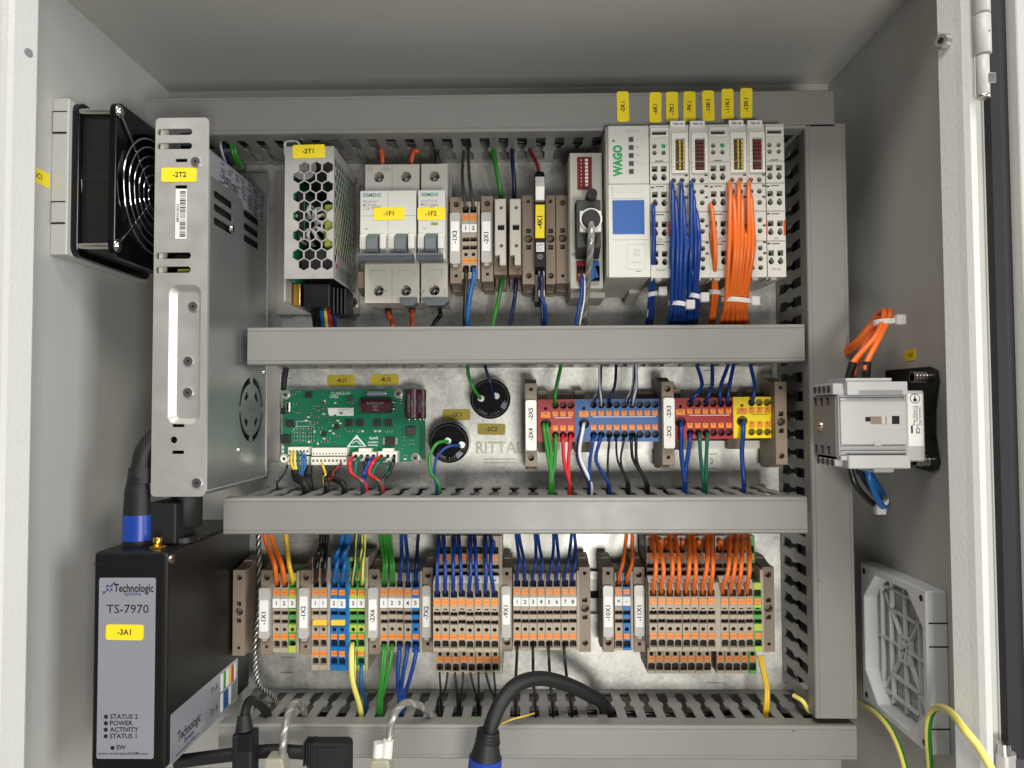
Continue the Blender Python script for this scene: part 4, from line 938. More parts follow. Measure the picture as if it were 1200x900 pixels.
# ================================================================ bus connector housing
def bus():
    H = 58.0; x0, x1, z0, z1 = R(668, 179, 706, 340, H); g = lambda y: P(690, y, H)[1]; gx = lambda x, h=H: P(x, 260, h)[0]
    t = Thing('bus_module', 'grey module with red switch bank and round cable connector', 'bus module', ((x0+x1)/2, z0, 2))
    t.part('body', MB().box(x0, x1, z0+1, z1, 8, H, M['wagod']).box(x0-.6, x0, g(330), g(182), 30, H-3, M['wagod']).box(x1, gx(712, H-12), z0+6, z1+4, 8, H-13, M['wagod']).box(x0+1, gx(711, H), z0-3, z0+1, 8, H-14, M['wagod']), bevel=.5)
    sw = MB().prism(rct(gx(677), gx(694), g(222), g(184)), H-.5, H+.35, 'h', M['dipr'])
    sp = t.part('switch_bank', sw, bevel=.1)
    for i in range(8):
        z = g(188+i*4.15); k = MB().box(gx(686), gx(689.5), z-.8, z+.8, H+.35, H+.75, M['paper']); k.text(str(8-i), (gx(681.5), z, H+.36), 1.1, M['inkw'], rot=0); t.part('slide_switch', k, parent=sp)
    H2 = H+13
    a, b, c, d = R(675.5, 234, 704, 290, H2)
    t.part('connector_shell', MB().prism([(c-5, H), (c, H2), (d, H2), (d+2, H)], a, b, 'x', M['wgrey']).prism([(a-3, H), (a, H2-.5), (b, H2-.5), (b+1, H)][::-1] and rct(a, b, c, d), H, H2-.4, 'h', M['wgrey']), bevel=.5)
    k = P3(693, 229, H2+2); t.part('thumb_screw', MB().frustum((k[0], k[1], H), (k[0], k[1], H2+6), 3.6, 3.4, M['black'], 14).box(k[0]-2.4, k[0]+2.4, k[1]-.3, k[1]+.3, H2+6, H2+6.05, M['hole']), bevel=.3)
    k = P3(692.5, 257, H2+6); t.part('connector_plate', MB().box(k[0]-6.6, k[0]+6.6, k[1]-6.8, k[1]+6.3, H2-.4, H2+2.5, M['paper']), bevel=.4)
    pl = t.part('round_plug', MB().frustum((k[0], k[1], H2), (k[0], k[1], H2+10), 6.0, 5.2, M['rubber'], 24)); t.part('ring', MB().prism(circ(k[0], k[1], 6.9, 28), H2+2, H2+6.5, 'h', M['white'], holes=[circ(k[0], k[1], 5.9, 28)], smooth=False), parent=pl)
    k2 = P3(692, 281, H2); t.part('lower_socket', MB().frustum((k2[0], k2[1], H2-.3), (k2[0], k2[1], H2+.4), 4.2, 4.2, M['hole'], 20))
    for (pa, pb, m, lb) in ((675.5, 689, 'dipr', 'dark red spring clamp'), (691.5, 702, 'dblue', 'blue spring clamp')):
        a, b, c, d = R(pa, 307, pb, 330, H); n = 2
        hl = [rct(a+(b-a)*(i+.5)/n-1.6, a+(b-a)*(i+.5)/n+1.6, c+2, d-3) for i in range(n)]
        q = t.part('spring_clamp', MB().prism(rct(a, b, c, d), H-.5, H+3, 'h', M[m], holes=hl).box(a+.1, b-.1, c+.1, d-.1, H-.6, H+.4, M['hole']), label=lb, bevel=.1)
        for i in range(n): t.part('clamp_contact', MB().box(a+(b-a)*(i+.5)/n-1.2, a+(b-a)*(i+.5)/n+1.2, c+2.5, c+5, H-.3, H+1.2, M['gold']), parent=q)
    w_ = t.part('marker_window', MB().box(gx(670), gx(675), g(300), g(296), H, H+.1, M['inkg']))
bus()
# ================================================================ fieldbus coupler and its modules
HW = 72.0
def coupler():
    g = lambda y: P(738, y, HW)[1]; gx = lambda x: P(x, 240, HW)[0]; x0, x1 = gx(713), gx(761.5); z0, z1 = g(325), g(147)
    t = Thing('bus_coupler', 'white bus coupler with green lettering and blue paper label', 'bus coupler', ((x0+x1)/2, z0, 8))
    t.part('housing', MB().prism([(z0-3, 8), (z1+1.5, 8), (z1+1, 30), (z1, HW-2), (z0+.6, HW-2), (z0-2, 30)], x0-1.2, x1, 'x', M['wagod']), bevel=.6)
    t.part('upper_front', MB().box(x0, x1-.1, g(215.5), z1, HW-4, HW, M['wago']), bevel=.5)
    lo = t.part('lower_front', MB().box(x0, x1-.1, z0, g(216.5), HW-4, HW+.6, M['mcb']).box(gx(717.5), gx(754.5), g(233), g(217.5), HW+.6, HW+1.0, M['mcb']).box(gx(717.5), gx(754.5), g(226), g(218), HW+1.0, HW+1.1, M['wago']).box(gx(717), gx(761), g(281.5), g(281), HW+.6, HW+.7, M['inkg']).box(gx(744.5), gx(750), g(318.5), g(317.6), HW+.6, HW+.7, M['hole']), bevel=.3)
    t.part('paper_label', MB().box(gx(717.6), gx(754.8), g(274.5), g(235), HW+.6, HW+.9, M['bluel']), parent=lo, label='blue paper label')
    fl = MB().prism(rct(gx(734), gx(755.5), g(316), g(286)), HW+.6, HW+.7, 'h', M['wagod'], holes=[rct(gx(734.5), gx(755), g(315.5), g(286.5))]).text('750', (gx(745), g(294), HW+.6), 2, M['wagod']).text('352', (gx(745), g(299), HW+.6), 2, M['wagod']).text('24V DC', (gx(745), g(308), HW+.6), 1.4, M['wagod'])
    t.part('embossed_frame', fl, parent=lo)
    up = MB().text('WAGO', (gx(724.8), g(188), HW), 5.2, M['brandg'], rot=90, sx=.80, bold=2).prism(circ(gx(719.6), g(165), .9, 12), HW, HW+.05, 'h', M['brandg'])
    up.text('Ethernet', (gx(743), g(153), HW), 1.6, M['wagod'])
    for i, s_ in enumerate(('LINK', 'MS', 'NS', 'Tx/Rx', 'I/O')): up.text(s_, (gx(746), g(163+i*9.4), HW), 1.4, M['wagod'], align=1, bold=False)
    t.part('front_lettering', up)
    for i in range(5):
        z = g(163.5+i*9.4); t.part('status_window', MB().prism(rct(gx(737.2), gx(743.4), z-1.7, z+1.7), HW, HW+.15, 'h', M['inkg'], holes=[rct(gx(738), gx(742.6), z-1.25, z+1.25)]).box(gx(738), gx(742.6), z-1.25, z+1.25, HW, HW+.05, M['wgrey']))
    t.part('rail_foot', MB().prism([(z0-8, 8), (z0-1, 8), (z0+1, 34), (z0-4, 34)], x1-8, x1-.5, 'x', M['wagod']), bevel=.3)
coupler()
MODX = [762, 785, 808.3, 831, 853.5, 875.6, 897.2, 919.5]
def module(kind, label, i, colour=None):
    g = lambda y: P(840, y, HW)[1]; x0 = P(MODX[i], 240, HW)[0]+.12; x1 = x0+11.86; W_ = x1-x0; z0, z1 = g(325), g(146)
    t = Thing('io_module', label, 'input module', (x0, z0, 8), 'slim modules plugged to the bus coupler')
    fx = lambda v: x0+W_*v
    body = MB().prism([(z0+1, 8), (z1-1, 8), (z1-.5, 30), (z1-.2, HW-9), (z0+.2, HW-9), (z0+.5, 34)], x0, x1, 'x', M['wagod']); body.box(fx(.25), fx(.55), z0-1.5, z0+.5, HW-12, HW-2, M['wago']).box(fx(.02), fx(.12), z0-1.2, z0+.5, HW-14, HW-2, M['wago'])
    holes = []; extra = []
    if kind == 'P':
        for v in (.24, .72):
            for y in (170.5, 178.3): holes.append(circ(fx(v), g(y), 1.45, 12))
            for y in (197.3, 227.4, 262.4, 297): holes.append(rct(fx(v)-1.75, fx(v)+1.75, g(y)-1.8, g(y)+1.8))
            for y in (207.3, 237.3, 272.3, 306.5):
                c = circ(fx(v), g(y)-.3, 1.75, 12); holes.append([(p[0], p[1]) if not (p[1] > g(y)+.6) else (fx(v)+(p[0]-fx(v))*.75, p[1]+1.0) for p in c])
        for y in (188, 218, 251, 286): holes.append(rct(fx(.27), fx(.7), g(y)-.35, g(y)+.35))
        holes.append(rct(fx(.1), fx(.86), g(158), g(153.5)))
    else:
        for v in (.2, .64):
            for y in (211, 224.5, 237.5, 258, 271, 291, 303.5, 314): holes.append(circ(fx(v), g(y), 1.6, 10))
        holes.append(rct(fx(.28), fx(.78), g(199.5), g(163)))
        for y in (205, 218, 231, 264.5, 284, 297): holes.append(rct(fx(.78), fx(.95), g(y)-.7, g(y)+.7))
    body.prism(rct(x0, x1, z0, z1), HW-6, HW, 'h', M['wago'], holes=holes)
    t.part('body', body, bevel=.15)
    t.part('opening_shade_backing', MB().box(x0+.2, x1-.2, z0+.3, z1-.3, HW-9, HW-6, M['hole'] if kind == 'P' else M['tbin']))  # dark backing that paints the shade inside the module openings
    rl = MB()
    for y in (189.5, 215, 247.5, 282.5): rl.box(x0+.3, x1-.3, g(y)-.12, g(y)+.12, HW, HW+.5, M['wagod'])
    for y in (217, 249, 284): rl.box(fx(.05), fx(.2), g(y+2)-.5, g(y+2)+.5, HW, HW+.05, M['ink'])
    t.part('dividing_rib', rl)
    if kind == 'P':
        cv = MB().box(fx(.06), fx(.92), g(158.5)-.4, g(153)+.4, HW-1, HW-.3, M['wgrey']); t.part('marker_holder', MB().prism(rct(fx(.03), fx(.95), g(160), g(149.5)), HW, HW+1.2, 'h', M['white'], holes=[rct(fx(.1), fx(.86), g(158), g(153.2))]).box(fx(.1), fx(.86), g(158), g(153.2), HW-2, HW-1, M['wgrey']), bevel=.2)
        if colour: t.part('status_lamp', MB().cyl((fx(.72), g(170.5), HW-3), (fx(.72), g(170.5), HW-.2), 1.4, M['brandg'], 12), label='green status lamp')
        t.part('power_jumper', MB().box(fx(.9), fx(1.0)-.1, g(276), g(259), HW-1, HW+.5, M['worangd']).box(fx(0)+.1, fx(.06), g(276), g(259), HW-1, HW+.5, M['worangd']))
        t.part('lettering', MB().text('750', (fx(.5), g(280), HW), 1.3, M['inkg']).text('750-602', (fx(.5), g(316), HW), 1.2, M['inkg']))
    else:
        m = {'y': M['jump'], 'r': M['dred']}[colour]; gr = MB()
        for k in range(8):
            for v in (.36, .6):
                gr.box(fx(v), fx(v)+1.7, g(165.6+k*4.35)-.85, g(165.6+k*4.35)+.85, HW-1.5, HW-.35, M['wgrey'])
            gr.box(fx(.52), fx(.59), g(165.6+k*4.35)-.9, g(165.6+k*4.35)+.9, HW-1.5, HW-.2, m); gr.box(fx(.72), fx(.78), g(165.6+k*4.35)-.9, g(165.6+k*4.35)+.9, HW-1.5, HW-.2, m)
        gr.box(fx(.29), fx(.77), g(199), g(163.5), HW-2.5, HW-1.5, m)
        ind = t.part('indicator_window', gr, label='yellow tinted indicator rows' if colour == 'y' else 'red tinted indicator rows')
        cv = MB().prism(rct(fx(.12), fx(.92), g(203), g(156)), HW, HW+1.4, 'h', M['white'], holes=[rct(fx(.27), fx(.79), g(200), g(162.5))])
        for k in range(8): cv.text(str(k+1), (fx(.19), g(165.6+k*4.35), HW+1.4), 1.1, M['inkg'], bold=False)
        t.part('indicator_frame', cv, bevel=.2)
        t.part('marker_flap', MB().box(fx(.05), fx(.82), g(149.5), g(142), HW-1, HW+1.2, M['paper']).text('750-14' if colour == 'y' else '750-15', (fx(.43), g(145.8), HW+1.2), 1.5, M['ink']), bevel=.2)
    return t
module('P', 'module with one green lamp directly right of the bus coupler', 0, 'g')
module('S', 'module with yellow indicators that feeds the wide blue wire bundle', 1, 'y')
module('S', 'module with red indicators that feeds the narrow blue wire bundle', 2, 'r')
module('P', 'module with one green lamp between blue and orange wires', 3, 'g')
module('S', 'module with yellow indicators at the left of the wide orange bundle', 4, 'y')
module('S', 'module with red indicators at the right of the wide orange bundle', 5, 'r')
module('P', 'last module at the right end without any wires', 6, None)

# ================================================================ green circuit board
def pcb():
    HP = 15.0; x0, x1, z0, z1 = R(331, 456.5, 491.5, 541, HP)
    t = Thing('circuit_board', 'green driver circuit board with maroon capacitors and white connectors', 'circuit board', (x0, z0, 2))
    q = lambda x, y, h=HP: P(x, y, h)
    hl = [circ(*q(335, 462.5), 1.6, 12), circ(*q(467, 461.5), 1.6, 12), circ(*q(487, 536.5), 1.6, 12), circ(*q(333.5, 537.5), 1.6, 12)]
    bd = t.part('board', MB().prism(rct(x0, x1, z0, z1), HP-1.6, HP, 'h', M['pcb'], holes=hl))
    xb = P(498, 500, 9)[0]; t.part('lower_board', MB().prism(rct(x0+2, xb, z0+1, z1-1), 6, 7.6, 'h', M['pcb']))
    for (x, y) in ((335, 462.5), (467, 461.5), (487, 536.5), (333.5, 537.5)):
        c = q(x, y); s = MB().prism(circ(*c, 3.2, 20), HP, HP+.06, 'h', M['solder'], holes=[circ(*c, 1.6, 12)]).cyl((c[0], c[1], 1), (c[0], c[1], HP+1.4), 2.3, M['screw'], 16).cyl((c[0], c[1], HP+1.4), (c[0], c[1], HP+1.45), 1.1, M['hole'], 6)
        t.part('board_screw', s)
    def comp(name, a, b, c, d, h, m, label=None, legs=0, bev=.15):
        X0, X1, Z0, Z1 = R(a, b, c, d, HP); mb = MB().box(X0, X1, Z0, Z1, HP, HP+h, m)
        for i in range(legs):
            z = Z0+(Z1-Z0)*(i+.5)/legs; mb.box(X0-.9, X0, z-.2, z+.2, HP, HP+.4, M['solder']); mb.box(X1, X1+.9, z-.2, z+.2, HP, HP+.4, M['solder'])
        return t.part(name, mb, bevel=bev, label=label)
    comp('integrated_circuit', 335.5, 492, 345, 500.5, 1.4, M['chip'], legs=4)
    for x in (405.5, 418.2, 438.8, 451.5): comp('integrated_circuit', x, 491, x+8, 499.5, 1.4, M['chip'], legs=3)
    comp('integrated_circuit', 358, 459, 366, 466, 1.2, M['chip'], legs=2); comp('integrated_circuit', 376.5, 505.5, 382.5, 511, 1, M['chip']); comp('integrated_circuit', 391.5, 497, 397.5, 503, 1, M['chip'])
    comp('inductor', 476.5, 500, 487, 510, 3, M['wgrey'], bev=.5); comp('power_diode', 452, 512, 463, 521.5, 2.2, M['chip'], legs=0)
    for x in (448.8, 463.2): comp('solder_tab', x, 512.5, x+2.8, 521, 1, M['solder'])
    comp('dip_switch', 330.5, 509, 341, 519.5, 3, M['black'], legs=0); comp('usb_socket', 335, 470.5, 341, 483.5, 2.6, M['screw'], bev=.7); comp('usb_opening', 336.8, 472, 339.6, 482, 2.8, M['hole'])
    comp('electrolytic_block', 330.5, 478, 335, 485.5, 3, M['black'])
    comp('inductor', 407.5, 463.5, 413.5, 469.5, 2, M['wgrey'])
    small = MB(); dark = MB(); rng = random.Random(3)
    def chipr(x, y, vert=0, m=None):
        X, Z = q(x, y); a, b = (.55, 1.1) if vert else (1.1, .55)
        small.box(X-a, X+a, Z-b, Z+b, HP, HP+.45, M['solder'])
        (dark).box(X-a*(1 if vert else .5), X+a*(1 if vert else .5), Z-b*(.5 if vert else 1), Z+b*(.5 if vert else 1), HP, HP+.6, m or M['chip'])
    for x in (347, 354, 360, 366.5):
        for y in (502.5, 507, 511.5, 516): chipr(x, y, 0); 
    pts = [(381, 470, 1), (373, 481, 0), (372, 489, 0), (371, 494, 0), (386, 493, 1), (396, 493, 0), (391, 508, 0), (396, 511, 0), (387, 505, 0), (380, 514, 0), (385, 514, 0), (375, 518, 0), (383, 518, 0), (409, 472, 0), (414, 471, 1), (470.5, 466, 1), (470, 471, 1), (473.5, 514, 1), (482, 516, 0), (483, 520.5, 0), (472, 524, 1), (475, 538, 0), (476, 534, 0), (332, 472, 1), (332, 529, 1), (332, 524, 1), (345, 462, 0), (350, 459, 0), (372, 476, 0), (349, 484, 0), (361, 507, 0), (400, 484, 0), (403, 503, 0), (393, 487, 0), (408, 505, 0), (412, 505, 0), (420, 505, 0), (425, 505, 0), (440, 505, 0), (445, 505, 0), (453, 505, 0), (458, 505, 0)]
    for x, y, v in pts: chipr(x, y, v, M['cream'] if rng.random() < .35 else None)
    for i in range(26): chipr(rng.uniform(345, 400), rng.uniform(470, 520), rng.random() < .5, M['cream'] if rng.random() < .4 else None)
    small = t.part('solder_pads', small); small['kind'] = 'stuff'; dk = t.part('chip_components', dark); dk['kind'] = 'stuff'
    pr = MB().text('CL4-E-2-12', (*q(399, 461), HP), 2.0, M['inkw'], bold=False).text('U002', (*q(391.5, 465), HP), 2, M['inkw'], bold=False)
    for (x, y, s_) in ((410, 511, 'L1 Z1'), (423, 511, 'Z1 Z1'), (443, 511, 'L1 Z2'), (456, 511, 'Z1 Z1')): pr.text(s_, (*q(x, y-5.5), HP), 1.4, M['inkw'], bold=False)
    c = q(418, 517); pr.prism([(c[0]-7, c[1]-4), (c[0]+7, c[1]-4), (c[0], c[1]+4.6)], HP, HP+.05, 'h', M['inkw'], holes=[[(c[0]-5.2, c[1]-3.3), (c[0]+5.2, c[1]-3.3), (c[0]+.6, c[1]+1.6), (c[0]-2, c[1]+1)], ])
    pr.tube([(c[0]-3, c[1]-1.5, HP+.1), (c[0], c[1], HP+.1), (c[0]+3, c[1]-2.5, HP+.1)], .4, M['inkw'], n=5)
    pr.text('RoHS', (*q(438, 513.5), HP), 1.8, M['inkw']).text('compliant', (*q(437, 518), HP), 1.3, M['inkw']).text('lead free', (*q(437, 521.5), HP), 1.3, M['inkw'])
    X0, X1, Z0, Z1 = R(347.5, 493.5, 364, 500, HP); pr.prism(rct(X0, X1, Z0, Z1), HP, HP+.05, 'h', M['inkw'], holes=[rct(X0+.3, X1-.3, Z0+.3, Z1-.3)]); pr.tube([(X0, Z0, HP+.05), (X0-3, Z0-3.5, HP+.05)], .15, M['inkw'], n=4)
    t.part('white_printing', pr, parent=bd)
    X0, X1, Z0, Z1 = R(384.5, 478, 414.5, 487.3, HP); lb = MB().box(X0, X1, Z0, Z1, HP+.02, HP+.15, M['paper']); 
    for i in range(4): lb.box(X0+7, X0+7+rng.uniform(3, 8), Z1-1.2-i*1.1, Z1-.9-i*1.1, HP+.15, HP+.2, M['inkg'])
    t.part('paper_label', lb, parent=bd, label='white paper label')
    # axial parts
    a = P3(450, 461, HP+2.5); t.part('resistor', MB().cyl((P(432, 461, HP)[0], a[1], HP+2.3), (P(452, 461, HP)[0], a[1], HP+2.3), 2.0, M['ringm'], 14).tube([(P(429.5, 461, HP)[0], a[1], HP), (P(430.5, 461, HP)[0], a[1], HP+2.3), (P(455.5, 461, HP)[0], a[1], HP+2.3), (P(456.5, 461, HP)[0], a[1], HP)], .35, M['screw'], n=6, sub=2))
    def cap(pa, pb, vert, lab, rp):
        A = P3(*pa, HP+rp/1.7); B = P3(*pb, HP+rp/1.7); r = rp/1.7; cp = MB().cyl(A, B, r, M['capm'], 24)
        dr = (Vector(B)-Vector(A)).normalized(); cp.frustum(Vector(B), Vector(B)+dr*.6, r*.93, r*.8, M['black'], 24); cp.frustum(Vector(A)-dr*.4, Vector(A), r*.8, r*.95, M['screw'], 24)
        c_ = (Vector(A)+Vector(B))/2
        for k, s_ in enumerate(('RUBYCON', '25V', 'Y44')): cp.text(s_, (c_.x+(0 if not vert else -1.5+k*2.2), c_.y+(1.5-k*2.2 if not vert else 0), c_.z+r-.05), 1.7, M['inkg'], rot=90 if vert else 0, bold=False)
        for s_ in (-1, 1):
            sd = Vector((0, 0, 0)); sd = Vector((dr.y, -dr.x, 0))*s_*r*.45; cp.tube([Vector(B)+sd, Vector(B)+sd+dr*2.4, Vector(B)+sd+dr*2.9-Vector((0, 0, r))], .4, M['screw'], n=6, sub=2)
        t.part('capacitor', cp, label=lab)
    cap((424, 475.5), (458.5, 475.5), 0, 'maroon capacitor lying along the board', 8.6)
    cap((483, 456), (483, 489.5), 1, 'maroon capacitor standing on end near the right edge', 8)
    cap((494.5, 457), (494.5, 489.5), 1, 'dark maroon capacitor behind the right edge', 5)
    # connectors
    def header(a, b, c, d, h, n, py, lab, name='pin_header', sz=1.35):
        X0, X1, Z0, Z1 = R(a, b, c, d, HP+h); holes = []
        for i in range(n):
            x = X0+(X1-X0)*(i+.5)/n; z = q(a, py, HP+h)[1]; holes.append(rct(x-sz/2, x+sz/2, z-sz*.6, z+sz*.6))
        c_ = t.part(name, MB().prism(rct(X0, X1, Z0, Z1), HP, HP+h, 'h', M['cream'], holes=holes), bevel=.15, label=lab)
        t.part('header_shade_fill', MB().box(X0+.3, X1-.3, Z0+.5, Z1-.5, HP+.2, HP+h-3, M['tbin']), parent=c_)  # plain dark fill painting the shade under the header openings
    header(337.5, 524, 362, 533, 9, 6, 529, 'upper left cream connector with six ways'); header(365.5, 525, 406.5, 534, 8, 11, 531.8, 'wide empty cream header', sz=.9)
    header(337.5, 535, 361, 545, 9, 6, 540, 'lower left cream connector with six ways'); header(364.5, 535.5, 406, 545, 9, 9, 540, 'long lower cream connector with nine ways')
    header(413, 530, 441, 540.5, 9, 4, 535, 'cream power connector with four ways', sz=2.2); header(443, 529, 465.5, 542, 9, 3, 535, 'cream power connector with three ways', sz=2.2)
    for (a, c) in ((420, 435), (448, 461)):
        X0, X1, Z0, Z1 = R(a, 525.5, c, 530, HP+7); t.part('connector_latch', MB().box(X0, X1, Z0, Z1, HP, HP+7, M['cream']), bevel=.3)
pcb()

# ================================================================ round capacitors on the plate
def can(label, px, py, pads, notch):
    H = 22.0; x, z = P(px, py, H); r = 13.6
    t = Thing('screw_capacitor', label, 'capacitor', (x, z, .2), 'round black capacitors on the plate')
    t.part('can', MB().frustum((x, z, .2), (x, z, H-1), r+.2, r+.2, M['blackg'], 40).frustum((x, z, H-1), (x, z, H), r+.2, r-.6, M['blackg'], 40))
    lid = MB().prism(circ(x, z, r-1, 36), H, H+.5, 'h', M['black'], holes=[circ(x, z, r-1.6, 36)])
    a = notch; lid.add([(x+rr*math.cos(a+d), z+rr*math.sin(a+d), H+.55) for rr, d in ((r-4.6, -.22), (r-1.2, -.2), (r-1.2, .2), (r-4.6, .22))], [(0, 1, 2, 3)], M['ringm'])
    for i, ch in enumerate('EPCOS-47µF'.replace('EPCOS', 'LONG LIFE')):
        an = math.pi*1.25+i*.17; lid.text(ch, (x+(r-3)*math.cos(an), z+(r-3)*math.sin(an), H+.02), 1.7, M['inkg'], rot=math.degrees(an)+90, bold=False)
    t.part('lid', lid)
    for (a, b) in pads:
        c = P(a, b, H+3); t.part('solder_terminal', MB().prism([(c[0]+rr*math.cos(k*math.pi/4+.4), c[1]+rr*math.sin(k*math.pi/4+.4)) for k, rr in enumerate((2.6, 2.2, 2.7, 2.3, 2.6, 2.1, 2.6, 2.3))], H, H+3.2, 'h', M['paper']), bevel=.5)
can('round black capacitor directly under the sticker -2C1', 526, 519, [(524.5, 517), (541, 521.5)], -.85)
can('round black capacitor above the sticker -2C2', 574.5, 467.5, [(563.5, 467), (581.5, 464)], -.45)

# ================================================================ distribution blocks
end_stop('taupe end stop with the white holder marked -2X5 and -2X4', 615, 629.5, 449, 547, HA, ('white', [('-2X5', 485), ('-2X4', 509)]), (469, 528), 'label2')
end_stop('taupe end stop with the white holder marked -2X3 and -2X2', 775.5, 790.3, 447, 545, HA, ('white', [('-2X3', 483), ('-2X2', 507)]), (467, 526), 'label')
end_stop('bare taupe end stop right of the yellow distribution block', 908.5, 922.5, 447, 544.5, HA, holes='full')
def dist(label, pa, pb, py0, py1, main, n, first, pit, rows, m, min_, linec='paper'):
    H = 32.0; x0, x1, z0, z1 = R(pa, py0, pb, py1, H); g = lambda y: P(770, y, H)[1]; gx = lambda x: P(x, 495, H)[0]
    t = Thing('distribution_block', label, 'terminal block', ((x0+x1)/2, z0, 2), 'coloured distribution blocks of the middle row')
    yt, yo1, yl, yo2, yb, yh, ym, yw = rows; holes = []; btn = []
    for i in range(n):
        x = gx(first+i*pit)
        holes += [circ(x, g(yt), 2.45, 14), circ(x, g(yb), 2.45, 14)]
        for y in (yo1, yo2): holes.append(rct(x-1.9, x+1.9, g(y)-1.9, g(y)+1.9)); btn.append((x, g(y), 1.8))
    xm = gx(main); holes += [circ(xm, g(yh), 1.1, 10), circ(xm, g(ym), 3.6, 22), rct(xm-3.3, xm+3.3, g(yw)-2.05, g(yw)+2.05)]
    b = MB().prism(rct(x0+.05, x1-.05, z0, z1), H-5, H, 'h', m, holes=holes).prism([(z0, 9), (z0, H-8), (z1, H-8), (z1, 9)], x0+.05, x1-.05, 'x', m)
    t.part('body', b, bevel=.12); t.part('opening_shade_backing', MB().box(x0+.2, x1-.2, z0+.1, z1-.1, H-8, H-5, min_))  # backing in the darkened block colour, painted shade behind the entries
    for (x, z, s_) in btn:
        t.part('push_button', MB().box(x-s_, x+s_, z-s_, z+s_, H-4, H-.3, M['orange']).box(x-.6, x+.6, z+s_*.2, z+s_*.8, H-.3, H-.1, M['worangd']).box(x-s_, x+s_, z-s_, z-s_*.5, H-.3, H+.2, M['orange']))
    t.part('push_button', MB().box(xm-3.2, xm+3.2, g(yw)-2, g(yw)+2, H-4, H-.2, M['orange']).box(xm-1.2, xm+1.2, g(yw)+.3, g(yw)+1.3, H-.2, H, M['worangd']).box(xm-3.2, xm+3.2, g(yw)-2, g(yw)-1, H-.2, H+.3, M['orange']), label='broad orange push button')
    t.part('printed_line', MB().box(gx(first-1), gx(first+(n-1)*pit+1), g(yl)-.2, g(yl)+.2, H, H+.05, M[linec]).text('+' if n < 9 else '-', (gx(first-8), g(yl-1), H), 1, M[linec]))
    t.part('marker_notch', MB().box(x1-1.4, x1-.1, g(yl+2)-.9, g(yl-2)+.9, H, H+.6, m))
    c = 'tbd'
    for q_ in ((x0+.6, x0+7.5, z1-.5, z1+6.5, 8, 16), (x0+.6, x0+12, z0-8, z0+.5, 8, 16), (x1-12, x1-1, z1-.5, z1+5, 8, 14)): t.part('rail_foot', MB().box(*q_, M[c]), bevel=.4)
dist('small red distribution block with green and red wires', 629.7, 674, 468, 518, 639.5, 3, 650.8, 9.05, (474.5, 484.5, 489, 501, 509.3, 478.2, 496.5, 485.5), M['dred'], M['dred2'])
dist('long blue distribution block with white and black wires', 674, 773.5, 467.5, 517.5, 684.3, 9, 695.6, 9.02, (474, 484, 488.3, 500.5, 509, 478, 496, 484.7), M['dblue'], M['dblue2'])
dist('long red distribution block between holder -2X3 and the yellow block', 790.8, 859.3, 466, 514.5, 797.5, 6, 808.7, 9.1, (473, 482.2, 486.8, 498.7, 507.2, 476.3, 495, 483.2), M['dred'], M['dred2'])
dist('yellow distribution block with a single blue wire below', 859.3, 904.5, 465, 513.5, 869.8, 3, 881, 9.2, (472.3, 481, 486, 497.8, 506.8, 475.5, 494, 482), M['dyel'], M['dyel2'], 'ink')
